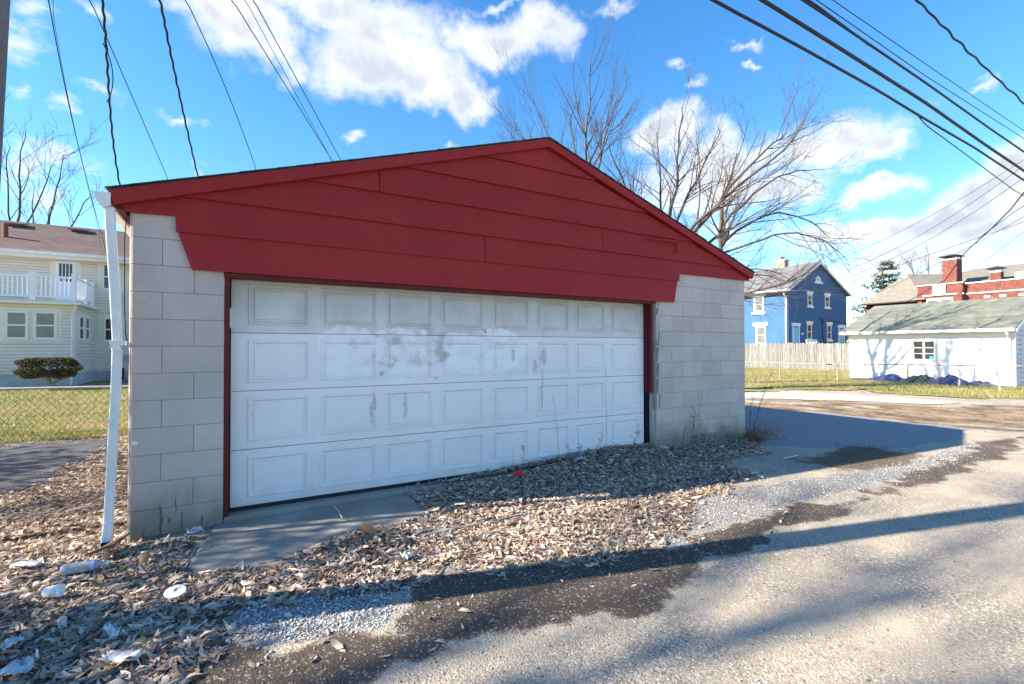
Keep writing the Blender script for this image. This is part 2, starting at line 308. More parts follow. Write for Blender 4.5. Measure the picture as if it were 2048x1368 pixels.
# alley: worn chip-seal and gravel with dirt drifts
def alley_material():
    m = bpy.data.materials.new('alley_surface'); m.use_nodes = True; t = m.node_tree; b = t.nodes['Principled BSDF']
    b.inputs['Roughness'].default_value = 0.9; b.inputs['Specular IOR Level'].default_value = 0.25
    g = N(t, 'ShaderNodeNewGeometry').outputs['Position']
    at = lambda k: N(t, 'ShaderNodeAttribute', attribute_name=k).outputs['Fac']
    fine = NOISE(t, g, 55, 3, 0.7); mid = NOISE(t, g, 7, 5, 0.65); big = NOISE(t, g, 1.1, 4, 0.6)
    vo = N(t, 'ShaderNodeTexVoronoi'); setin(t, vo, 'Vector', g); vo.inputs['Scale'].default_value = 95
    vc = N(t, 'ShaderNodeSeparateColor'); t.links.new(vo.outputs['Color'], vc.inputs[0])
    # asphalt aggregate: grey chips in a darker binder
    asp = MIX(t, vc.outputs[0], (0.30, 0.25, 0.19), (0.49, 0.425, 0.335))
    asp = MIX(t, RAMP(t, vo.outputs['Distance'], 0.40, 0.70), asp, (0.22, 0.19, 0.15))
    asp = MIX(t, RAMP(t, vc.outputs[1], 0.90, 0.93, False), asp, (0.58, 0.545, 0.49))
    asp = MIX(t, M(t, 'MULTIPLY', RAMP(t, vc.outputs[2], 0.9, 0.93, False), 0.6), asp, (0.10, 0.09, 0.085))
    asp = MIX(t, M(t, 'MULTIPLY', RAMP(t, big, 0.35, 0.7), 0.75), asp, (0.47, 0.385, 0.285))
    trk = NOISE(t, MAPV(t, g, scale=(.28, 1.5, 1)), 1.6, 5, 0.6)
    asp = MIX(t, M(t, 'MULTIPLY', RAMP(t, trk, 0.52, 0.72), 0.45), asp, (0.20, 0.175, 0.15))
    cw = N(t, 'ShaderNodeVectorMath', operation='MULTIPLY_ADD'); cn = N(t, 'ShaderNodeTexNoise'); setin(t, cn, 'Vector', g); cn.inputs['Scale'].default_value = 3; cn.inputs['Detail'].default_value = 6
    t.links.new(cn.outputs['Color'], cw.inputs[0]); cw.inputs[1].default_value = (.6, .6, 0); setin(t, cw, 2, g)
    ve = N(t, 'ShaderNodeTexVoronoi', feature='DISTANCE_TO_EDGE'); t.links.new(cw.outputs[0], ve.inputs['Vector']); ve.inputs['Scale'].default_value = .55
    crk = M(t, 'MULTIPLY', RAMP(t, ve.outputs['Distance'], 0.008, 0.002), RAMP(t, NOISE(t, g, .9, 2, .5), 0.5, 0.6))
    asp = MIX(t, M(t, 'MULTIPLY', crk, 0.2), asp, (0.06, 0.055, 0.05))
    asp = MIX(t, M(t, 'MULTIPLY', RAMP(t, mid, 0.52, 0.75), 0.4), asp, (0.15, 0.12, 0.10))
    # lot: smoother asphalt with cracks, painted darker and greyer inside the garage's cast shadow
    lot = MIX(t, vc.outputs[0], (0.18, 0.17, 0.165), (0.34, 0.325, 0.315))
    lot = MIX(t, M(t, 'MULTIPLY', RAMP(t, mid, 0.55, 0.7), 0.6), lot, (0.13, 0.125, 0.12))
    grv = MIX(t, vc.outputs[0], (0.30, 0.29, 0.275), (0.62, 0.60, 0.57))
    grv = MIX(t, RAMP(t, vo.outputs['Distance'], 0.3, 0.6), grv, (0.11, 0.105, 0.10))
    drt = MIX(t, fine, (0.045, 0.035, 0.027), (0.12, 0.09, 0.068))
    drt = MIX(t, RAMP(t, vc.outputs[1], 0.88, 0.92, False), drt, (0.24, 0.21, 0.185))
    drb = MIX(t, RAMP(t, NOISE(t, MAPV(t, g, scale=(.9, .55, 1)), 2.6, 6, 0.7), 0.36, 0.62), (0.09, 0.055, 0.035), (0.33, 0.235, 0.14))
    drb = MIX(t, RAMP(t, NOISE(t, MAPV(t, g, loc=(4, 2, 0), scale=(.8, .4, 1)), 1.4, 5, 0.65), 0.55, 0.66), drb, (0.50, 0.45, 0.37))
    drb = MIX(t, M(t, 'MULTIPLY', RAMP(t, fine, 0.5, 0.7), 0.5), drb, (0.46, 0.40, 0.31))
    lit = MIX(t, RAMP(t, NOISE(t, g, 26, 4, 0.7), 0.35, 0.65), (0.07, 0.05, 0.036), (0.24, 0.18, 0.125))
    mos = MIX(t, fine, (0.085, 0.062, 0.045), (0.20, 0.15, 0.10))
    edge = M(t, 'MULTIPLY', M(t, 'SUBTRACT', M(t, 'ADD', M(t, 'MULTIPLY', fine, 0.6), M(t, 'MULTIPLY', mid, 0.4)), 0.5), 0.9)
    def msk(k): return RAMP(t, M(t, 'ADD', at(k), edge), 0.35, 0.65)
    c = MIX(t, msk('lot'), asp, lot); c = MIX(t, msk('gravel'), c, grv); c = MIX(t, msk('dirt'), c, drt)
    c = MIX(t, msk('dry'), c, drb); c = MIX(t, msk('moss'), c, mos); c = MIX(t, msk('litter'), c, lit)
    setin(t, b, 'Base Color', c)
    bp = N(t, 'ShaderNodeBump'); bp.inputs['Strength'].default_value = 0.7; bp.inputs['Distance'].default_value = 0.008
    h = M(t, 'ADD', M(t, 'MULTIPLY', M(t, 'SUBTRACT', 1.0, vo.outputs['Distance']), 0.6), M(t, 'MULTIPLY', fine, 0.8))
    setin(t, bp, 'Height', h); t.links.new(bp.outputs[0], b.inputs['Normal'])
    return m
LOT_SHADE = [(5.3, 0.0), (7.3, -0.25), (8.2, -1.3), (10.5, -1.5), (11.6, -1.2), (11.9, 1.0), (11.2, 2.6), (9.5, 3.6), (9.5, 8.5), (7.2, 9.0), (7.2, 0.05)]  # follows the garage's cast shadow; the asphalt inside is painted darker
GRAVEL_B = [(0.68, -1.29), (1.06, -1.41), (1.47, -1.75), (1.40, -2.06), (0.87, -1.91), (0.63, -1.66)]
def smask(polys, w=0.16, nz=0.35, ns=3.0):
    def fn(x, y):
        d = np.full(x.shape, -1e9)
        for p in polys: d = np.maximum(d, sdist(x, y, p))
        s = 0.6 + 0.05 * np.hypot(x - 0.65, y + 4.5)
        d = d + fbm(x, y, ns, 5) * nz * s
        return sstep(d, -w * s, w * s)
    return fn
def heap(x, y):
    """height of the leaf heaps"""
    h = 0.10 * np.exp(-((x - 4.6) / 1.2) ** 2 - ((y + 0.05) / 0.35) ** 2)
    h += 0.05 * np.exp(-((x - 3.0) / 0.8) ** 2 - ((y + 0.35) / 0.3) ** 2)
    h += 0.06 * np.exp(-((x - 1.5) / 0.25) ** 2 - ((y + 1.0) / 0.18) ** 2)
    h += 0.05 * np.exp(-((x - 6.3) / 0.9) ** 2 - ((y + 0.1) / 0.22) ** 2)
    h += 0.07 * np.exp(-((x - 7.5) / 0.5) ** 2 - ((y - 0.15) / 0.3) ** 2)
    return h
def gz(x, y):
    z = 0.010 * fbm(x, y, 1.3, 3) + 0.006 * fbm(x, y, 6, 2)
    z = np.where((x < 0.35) & (y < 0.5), z - 0.035 * sstep(0.45 - x, 0, 0.6), z)
    return z - 0.006
m_alley = alley_material()
xs = axis([(-40, -8, 4), (-8, -2, 0.4), (-2, -0.8, 0.08), (-0.8, 7.5, 0.035), (7.5, 13, 0.07), (13, 20, 0.2), (20, 40, 1.2), (40, 110, 8)])
ys = axis([(-40, -8, 4), (-8, -4.6, 0.25), (-4.6, 0.2, 0.035), (0.2, 3, 0.08), (3, 7, 0.3), (7, 22, 1.2)])
YARD = [(-0.80, 5.0), (-0.03, 5.0), (-0.03, -0.1), (0.4, -0.3), (0.4, -1.0), (-0.6, -1.2), (-2.2, 0.6), (-1.9, 1.9), (-1.1, 2.2), (-1.0, 3.2)]
me = grid_mesh(xs, ys, lambda x, y: gz(x, y) + heap(x, y) * 0.6, 'alley', m_alley,
    dict(lot=smask([LOT_SHADE], 0.12, 0.25), gravel=smask([GRAVEL_A, GRAVEL_B], 0.15, 0.28, 4.0), dirt=lambda x, y: smask([DIRT_A], 0.17, 0.5, 3.5)(x, y) * (1 - .22 * sstep(x, 4.2, 6.5)) * np.clip(.95 + .7 * fbm(x, y, 2.0, 4), 0, 1),
         dry=smask([DIRT_B], 0.3, 1.0, 1.0), moss=smask([PATCH], 0.2, 0.5, 3.0), litter=smask([LEAF_FRONT, LEAF_DOOR, YARD], 0.08, 0.2)),
    keep=lambda x, y: ~((x > 0.62) & (x < 7.1) & (y > 0.25)) & ~((x < -0.9) & (y > 5.1)) & ~((y > 8.3) & (x < 8)))
alley = bpy.data.objects.new('alley', me); COL.objects.link(alley); tag(alley, kind='structure')

# concrete apron and threshold before the garage door
m_conc = mat('worn_concrete', (0.33, 0.30, 0.26), 0.9, (0.22, 0.20, 0.175), 2.2, 0.35, 90, col3=(0.40, 0.37, 0.32))
bm_ = MB(); bm_.prism([(0.425, -0.775), (0.62, -0.925), (0.90, -1.03), (1.3, -1.06), (5.45, -0.96), (5.45, -0.004), (5.392, 0.0), (0.62, 0.0), (0.615, -0.006), (0.55, -0.05)], -0.06, 0.022, 'z')
apron = bm_.build('concrete_apron', m_conc, None, bevel=0.008); tag(apron, kind='structure')

m_drive = mat('driveway_asphalt', (0.05, 0.05, 0.056), 0.9, (0.085, 0.082, 0.085), 1.3, 0.6, 70, col3=(0.13, 0.125, 0.12))
DRIVE = [(-0.92, 5.12), (-0.80, 4.35), (-0.95, 3.3), (-1.0, 2.55), (-1.15, 2.05), (-1.35, 1.75), (-2.6, 1.0), (-6, 0.2), (-30, 0.2), (-30, 5.45), (-2.3, 5.42)]
me = grid_mesh(axis([(-30, -4, 1.5), (-4, -0.7, 0.06)]), axis([(0, 5.5, 0.07)]), lambda x, y: gz(x, y) + 0.016, 'driveway', m_drive, keep=lambda x, y: sdist(x, y, DRIVE) + fbm(x, y, 3, 4) * 0.35 > 0)
o = bpy.data.objects.new('driveway', me); COL.objects.link(o); tag(o, kind='structure')

m_lawn = mat('winter_lawn', (0.19, 0.20, 0.05), 0.95, (0.34, 0.26, 0.13), 0.8, 0.8, 30, col3=(0.13, 0.15, 0.03))
me = grid_mesh(axis([(-40, -12, 3), (-12, 0.5, 0.2)]), axis([(5.2, 24, 0.25)]), lambda x, y: 0.004 + 0.05 * fbm(x, y, 0.8, 3), 'lawn', m_lawn, keep=lambda x, y: y > 5.45 + 0.35 * fbm(x, y * 0, 1.5, 4))
o = bpy.data.objects.new('lawn', me); COL.objects.link(o); tag(o, kind='structure')
LAWN_R2 = LAWN_R[:-1] + [(24, -6), (60, -6), (60, 30), (12, 30), (9, 12)]
me = grid_mesh(axis([(8, 26, 0.15), (26, 60, 2)]), axis([(-6, 12, 0.15), (12, 30, 1.5)]), lambda x, y: 0.015 + 0.05 * fbm(x, y, 0.8, 3), 'lawn', m_lawn, keep=lambda x, y: (sdist(x, y, LAWN_R2) + fbm(x, y, 0.9, 5) * 1.6 > 0) & (x > 8.2))
o = bpy.data.objects.new('lawn.001', me); COL.objects.link(o); tag(o, kind='structure')
m_pad = mat('pale_concrete', (0.55, 0.51, 0.44), 0.9, (0.38, 0.33, 0.26), 1.2, 0.3, 40)
me = grid_mesh(axis([(12, 17.5, 0.08)]), axis([(0, 6, 0.08)]), lambda x, y: 0.007 + 0 * x, 'concrete_pad', m_pad, keep=lambda x, y: sdist(x, y, PAD) + fbm(x, y, 1.5, 4) * 0.5 > 0)
o = bpy.data.objects.new('concrete_pad', me); COL.objects.link(o); tag(o, kind='structure')

# ------------------------------------------------------------------ garage
m_block = mat('painted_block', (0.56, 0.48, 0.43), 0.92, (0.48, 0.41, 0.365), 2.2, 0.8, 60, rnd=0.12, col3=(0.44, 0.38, 0.335), bdist=0.006)
# grime and algae towards the foot of the wall (stains on the paint itself)
_t = m_block.node_tree; _b = _t.nodes['Principled BSDF']; _src = _b.inputs['Base Color'].links[0].from_socket
_g = N(_t, 'ShaderNodeNewGeometry').outputs['Position']; _s = N(_t, 'ShaderNodeSeparateXYZ'); setin(_t, _s, 0, _g)
_st = RAMP(_t, M(_t, 'ADD', _s.outputs[2], M(_t, 'MULTIPLY', M(_t, 'SUBTRACT', NOISE(_t, MAPV(_t, _g, scale=(1, 1, 0.6)), 3.5, 5, 0.65), 0.5), 0.6)), 0.50, 0.0)
_c = MIX(_t, M(_t, 'MULTIPLY', _st, 0.85), _src, (0.17, 0.155, 0.12))
_st2 = M(_t, 'MULTIPLY', RAMP(_t, NOISE(_t, MAPV(_t, _g, scale=(7, 7, 1.0)), 2.2, 5, 0.7), 0.58, 0.8), 0.30)
setin(_t, _b, 'Base Color', MIX(_t, _st2, _c, (0.33, 0.31, 0.28)))
_sv = N(_t, 'ShaderNodeVectorMath', operation='MULTIPLY_ADD'); _n4 = N(_t, 'ShaderNodeTexNoise'); setin(_t, _n4, 'Vector', _g); _n4.inputs['Scale'].default_value = 12; _n4.inputs['Detail'].default_value = 5
_t.links.new(_n4.outputs['Color'], _sv.inputs[0]); _sv.inputs[1].default_value = (0.05, 0, 0.05); setin(_t, _sv, 2, MAPV(_t, _g, scale=(1, 0, 1))); _sv = MAPV(_t, _sv.outputs[0], loc=(-0.025, 0, -0.025))
_acc = None
for (x, z, rx, rz) in [(.205, .10, .010, .17), (.30, .22, .006, .09), (.255, .10, .014, .05), (.335, .09, .009, .08), (.46, .07, .010, .05), (.10, .03, .010, .05), (5.62, .09, .02, .06), (6.35, .14, .35, .10), (6.9, .10, .3, .09)]:
    _l = LEN(_t, MAPV(_t, _sv, loc=(x, 0, z), scale=(rx, 1, rz), typ='TEXTURE')); _acc = _l if _acc is None else M(_t, 'MINIMUM', _acc, _l)
_bc = _b.inputs['Base Color'].links[0].from_socket
setin(_t, _b, 'Base Color', MIX(_t, M(_t, 'MULTIPLY', RAMP(_t, _acc, 1.25, 0.5), RAMP(_t, NOISE(_t, _g, 30, 5, 0.7), 0.3, 0.6)), _bc, (0.10, 0.095, 0.08)))
m_mortar = mat('block_mortar', (0.34, 0.325, 0.305), 0.95, (0.28, 0.27, 0.25), 5, 0.4, 150)
m_rough = mat('bare_block', (0.28, 0.265, 0.24), 0.95, (0.20, 0.185, 0.165), 9, 0.8, 80, bdist=0.02)
m_red = mat('red_paint', (0.335, 0.029, 0.031), 0.7, (0.285, 0.024, 0.026), 0.9, 0.2, 45, spec=0.15, rnd=0.10, col3=(0.36, 0.033, 0.034), bdist=0.004)
_t = m_red.node_tree; _b = _t.nodes['Principled BSDF']; _src = _b.inputs['Base Color'].links[0].from_socket
_g = N(_t, 'ShaderNodeNewGeometry').outputs['Position']
_k = RAMP(_t, NOISE(_t, MAPV(_t, _g, scale=(5, 1, .7)), 1.3, 6, 0.7), 0.5, 0.8)
_c = MIX(_t, M(_t, 'MULTIPLY', _k, 0.45), _src, (0.20, 0.022, 0.026))
_k2 = RAMP(_t, NOISE(_t, _g, 34, 3, 0.6), 0.70, 0.78)
setin(_t, _b, 'Base Color', MIX(_t, M(_t, 'MULTIPLY', _k2, 0.5), _c, (0.42, 0.12, 0.12)))
m_redd = mat('dark_red_trim', (0.12, 0.011, 0.012), 0.6, (0.085, 0.008, 0.01), 3, 0.2, 40)
m_white = mat('white_metal', (0.78, 0.77, 0.75), 0.4, (0.68, 0.66, 0.63), 4, 0.05, 30, spec=0.5)
m_dark = mat('dark_gap', (0.012, 0.012, 0.013), 0.9)
m_shingle = mat('grey_shingle', (0.10, 0.09, 0.085), 0.95, (0.14, 0.125, 0.115), 5, 0.8, 90, rnd=0.2)

garage = thing('garage', (0, 0, 0), 'grey concrete block garage with red lap siding gable and white overhead door', 'garage')
CH = 0.2032; WX = 7.27; GD = 6.7
# mortar cores behind the blocks
MB().box(0.012, 0.600, 0.008, 0.19, -0.1, 2.43).build('mortar_bed', m_mortar, garage); MB().box(5.412, WX - 0.012, 0.008, 0.19, -0.1, 2.43).build('mortar_bed', m_mortar, garage)
def block_mesh(w, lround=0.0, rround=0.0, h=CH, dep=0.2):
    """block face with chamfered joints; optional bullnose at an end"""
    g = 0.0013; ch = 0.0022
    prof = []
    x0, x1 = g, w - g
    if lround:
        for k in range(5):
            a = math.pi / 2 * k / 4; prof.append((x0 + lround * (1 - math.sin(a)) , lround * (1 - math.cos(a)), False))
        prof = prof[::-1]; prof = [(x0, dep, False)] + prof
        prof = [(x0, dep), ] + [(x0 + lround * (1 - math.cos(math.pi / 2 * k / 4)), lround * (1 - math.sin(math.pi / 2 * k / 4))) for k in range(5)]
    else: prof = [(x0, dep), (x0, ch), (x0 + ch, 0)]
    if rround: prof += [(x1 - rround * (1 - math.sin(math.pi / 2 * k / 4)), rround * (1 - math.cos(math.pi / 2 * k / 4))) for k in range(5)] + [(x1, dep)]
    else: prof += [(x1 - ch, 0), (x1, ch), (x1, dep)]
    m = MB(); n = len(prof); lev = [(g, ch), (g + ch, 0), (h - g - ch, 0), (h - g, ch)]
    for z, ins in lev:
        for (x, y) in prof: m.v.append((x, y + ins if y < dep * 0.5 else y, z))
    for l in range(3):
        for i in range(n - 1): m.f.append((l * n + i, l * n + i + 1, (l + 1) * n + i + 1, (l + 1) * n + i))
    m.f.append(tuple(range(n - 1, -1, -1))); m.f.append(tuple(range(3 * n, 4 * n)))
    return m.mesh('block', m_block)
_bc = {}
def block(x0, x1, c_, l=0, r=0):
    k = (round(x1 - x0, 3), l, r)
    if k not in _bc: _bc[k] = block_mesh(*k)
    inst('block', _bc[k], garage, (x0, R.uniform(-0.0015, 0.0015), c_ * CH))
PE = 0.609
for c_ in range(-1, 12):
    if c_ == 11: spans = [(0, .4064), (.4064, PE)]
    elif c_ % 2 == 0: spans = [(0, .2032), (.2032, PE)]
    else: spans = [(0, .4064), (.4064, PE)]
    for a, b_ in spans: block(a, b_, c_, 0.035 if a == 0 else 0, 0.012 if b_ == PE else 0)
    J = [5.40, 5.715, 6.117, 6.517, 6.919, WX] if c_ % 2 == 0 else [5.40, 5.515, 5.92, 6.318, 6.718, 7.115, WX]
    if c_ in (11, 9) : J = [5.40, 5.92, 6.318, 6.718, 7.115, WX]
    for a, b_ in zip(J[:-1], J[1:]): block(a, b_, c_, 0.055 if a == 5.40 else 0, 0.012 if b_ == WX else 0)
# side and back walls: coursed block, each course set back at its joints
for xs_ in ((0.0, 0.19), (WX - 0.19, WX)):
    s = MB(); s.box(xs_[0] + 0.008, xs_[1] - 0.008, 0.205, GD, -0.1, 2.43)
    for c_ in range(-1, 12):
        y = 0.203 + (0.2 if c_ % 2 else 0.4)
        yy = [0.203]
        while y < GD: yy.append(y); y += 0.4064
        yy.append(GD)
        for a, b_ in zip(yy[:-1], yy[1:]): s.box(xs_[0], xs_[1], a + 0.002, b_ - 0.002, c_ * CH + 0.002, (c_ + 1) * CH - 0.002)
    s.build('side_wall', m_block, garage)
s = MB(); s.box(0.19, WX - 0.19, GD - 0.19, GD, -0.1, 2.43); s.prism([(0, 2.43), (WX, 2.43), (WX, 2.46), (3.69, 3.62), (0, 2.46)], GD - 0.1, GD); s.build('rear_wall', m_block, garage)
s = MB(); s.box(0.609, 5.40, 0.01, GD - 0.2, -0.05, 0.045); s.build('floor_slab', m_conc, garage)
# weathered unpainted edge inside the right pier
s = MB()
for c_ in range(3, 10):
    z = c_ * CH; s.add([(5.385 + R.uniform(0, .01), 0.012, z + .004), (5.47 + R.uniform(-.02, .015), -0.003, z + .012), (5.475 + R.uniform(-.02, .015), -0.003, z + .19), (5.385, 0.012, z + .2),
                        (5.385, 0.03, z + .004), (5.47, 0.03, z + .012), (5.475, 0.03, z + .19), (5.385, 0.03, z + .2)],
                       [(0, 1, 2, 3), (4, 7, 6, 5), (0, 4, 5, 1), (1, 5, 6, 2), (2, 6, 7, 3), (3, 7, 4, 0)])
s.build('chipped_block_edge', m_rough, garage)
# gable wall behind the boards and the header over the opening
s = MB(); s.prism([(-0.06, 2.44), (0.36, 2.42), (0.36, 2.03), (5.70, 2.03), (5.78, 2.42), (7.30, 2.42), (7.30, 2.46), (3.69, 3.63), (-0.06, 2.46)], 0.002, 0.06)
s.build('gable_wall', m_redd, garage)
# lap siding: each board a tilted plank
def board(poly, zb, zt, yb=-0.042, yt=-0.014):
    vs = []; n = len(poly)
    for x, z in poly: vs.append((x, yb + (yt - yb) * (z - zb) / (zt - zb), z))
    for x, z in poly: vs.append((x, yb + (yt - yb) * (z - zb) / (zt - zb) + 0.014, z))
    fs = [tuple(range(n)), tuple(range(2 * n - 1, n - 1, -1))] + [(i, i + n, (i + 1) % n + n, (i + 1) % n) for i in range(n)]
    return MB().add(vs, fs).build('siding_board', m_red, garage)
RKL = lambda z: -0.07 + (z - 2.452) / 0.317       # underside of the left rake board
RKR = lambda z: 7.345 - (z - 2.44) / 0.3255
g_ = 0.0025
rows = [3.396, 3.124, 2.846, 2.568, 2.295]
board([(RKL(3.396) + .01, 3.396), (RKR(3.396) - .01, 3.396), (3.70, 3.66)], 3.396, 3.67)
def row(zb, zt, joints):
    zt2 = zt + 0.008
    l0, l1, r0, r1 = RKL(zb) , RKL(zt2), RKR(zb), RKR(zt2)
    js = joints + [None]; prev = None
    for j in js:
        poly = []
        poly += [(l0, zb)] if prev is None else [(prev + .0035, zb)]
        poly += [(r0, zb), (r1, zt2)] if j is None else [(j - .0035, zb), (j - .0035, zt2)]
        zr = lambda x: 2.452 + (x + 0.07) * 0.317
        if prev is None:
            if j is not None and l1 > j: poly = [(l0, zb), (j - .0035, zb), (j - .0035, zr(j))]
            else: poly += [(l1, zt2)]
        else:
            poly += [(l1, zt2), (prev + .0035, zr(prev))] if l1 > prev else [(prev + .0035, zt2)]
        board(poly, zb, zt2); prev = j
row(3.124, 3.396, []); row(2.846, 3.124, [1.831]); row(2.568, 2.846, [4.499])
# the board above the pier tops, notched round them
board([(0.288, 2.295), (2.9175, 2.295), (2.9175, 2.576), (RKL(2.576), 2.576), (RKL(2.46), 2.458), (-0.085, 2.425), (0.0, 2.404), (0.285, 2.414)], 2.295, 2.576)
board([(2.9245, 2.295), (5.815, 2.295), (5.835, 2.397), (7.335, 2.402), (7.33, 2.45), (RKR(2.576), 2.576), (2.9245, 2.576)], 2.295, 2.576)
board([(0.392, 2.012), (5.155, 2.006), (5.155, 2.303), (0.296, 2.303)], 2.010, 2.303, -0.044, -0.022)
board([(5.1585, 2.006), (5.715, 2.006), (5.802, 2.303), (5.1585, 2.303)], 2.010, 2.303, -0.044, -0.022)
# rake boards
for s_ in (-1, 1):
    if s_ < 0: pts = [(-0.105, 2.535), (3.69, 3.722), (3.695, 3.637), (-0.078, 2.437)]
    else: pts = [(3.6935, 3.722), (7.38, 2.515), (7.345, 2.432), (3.6965, 3.637)]
    MB().prism(pts, -0.085, -0.042).build('rake_board', m_red, garage, bevel=0.003)
s = MB()
s.prism([(-0.088, 2.44), (-0.03, 2.415), (-0.03, 2.50), (-0.088, 2.52)], -0.04, GD); s.build('eave_fascia', m_redd, garage); s = MB(); s.prism([(7.295, 2.44), (7.33, 2.43), (7.33, 2.51), (7.295, 2.51)], -0.04, GD)
s.build('eave_fascia', m_redd, garage)
# roof deck and shingle courses (their lips show along the rake)
s = MB(); s.prism([(-0.11, 2.538), (3.69, 3.727), (7.385, 2.518), (7.385, 2.528), (3.69, 3.738), (-0.11, 2.549)], -0.06, GD + 0.1); roof = s.build('roof', m_shingle, garage)
for s_ in (0, 1):
    A = Vector((-0.125, 2.546)) if s_ == 0 else Vector((7.40, 2.524)); B = Vector((3.69, 3.739)); L = (B - A).length; d = (B - A) / L; nrm = Vector((-d.y, d.x)) if s_ == 0 else Vector((d.y, -d.x))
    k = 0; t_ = 0.0
    while t_ < L - 0.02:
        a = A + d * t_; b_ = A + d * min(t_ + 0.20, L); lift = 0.006
        q = [a, b_, b_ + nrm * 0.003, a + nrm * lift]
        MB().prism([(p.x, p.y) for p in q], -0.087 - R.uniform(0, 0.010), GD + 0.12).build('shingle_course', m_shingle, roof)
        t_ += 0.145; k += 1
# door opening trim
s = MB(); s.box(0.611, 0.645, 0.004, 0.115, 0.045, 1.99); s.build('door_jamb', m_redd, garage)
s = MB(); s.box(5.335, 5.375, 0.004, 0.10, 0.83, 1.99); s.box(5.315, 5.335, 0.06, 0.10, 0.83, 1.99); s.build('door_jamb', m_redd, garage)
s = MB(); s.box(5.34, 5.40, 0.10, 0.16, 0.04, 1.99); s.build('door_jamb_gap', m_dark, garage)
s = MB(); s.box(0.611, 5.40, -0.012, 0.13, 1.975, 2.028); s.box(0.611, 5.40, 0.131, 0.16, 1.90, 2.04); s.build('header_trim', m_redd, garage)
s = MB(); s.box(0.63, 5.40, 0.17, 0.25, 0.03, 2.1); s.build('dark_interior', m_dark, garage)
# concrete threshold under the door
s = MB(); s.box(0.612, 5.398, 0.0, 0.17, -0.05, 0.062); s.build('threshold', m_conc, garage, bevel=0.01)

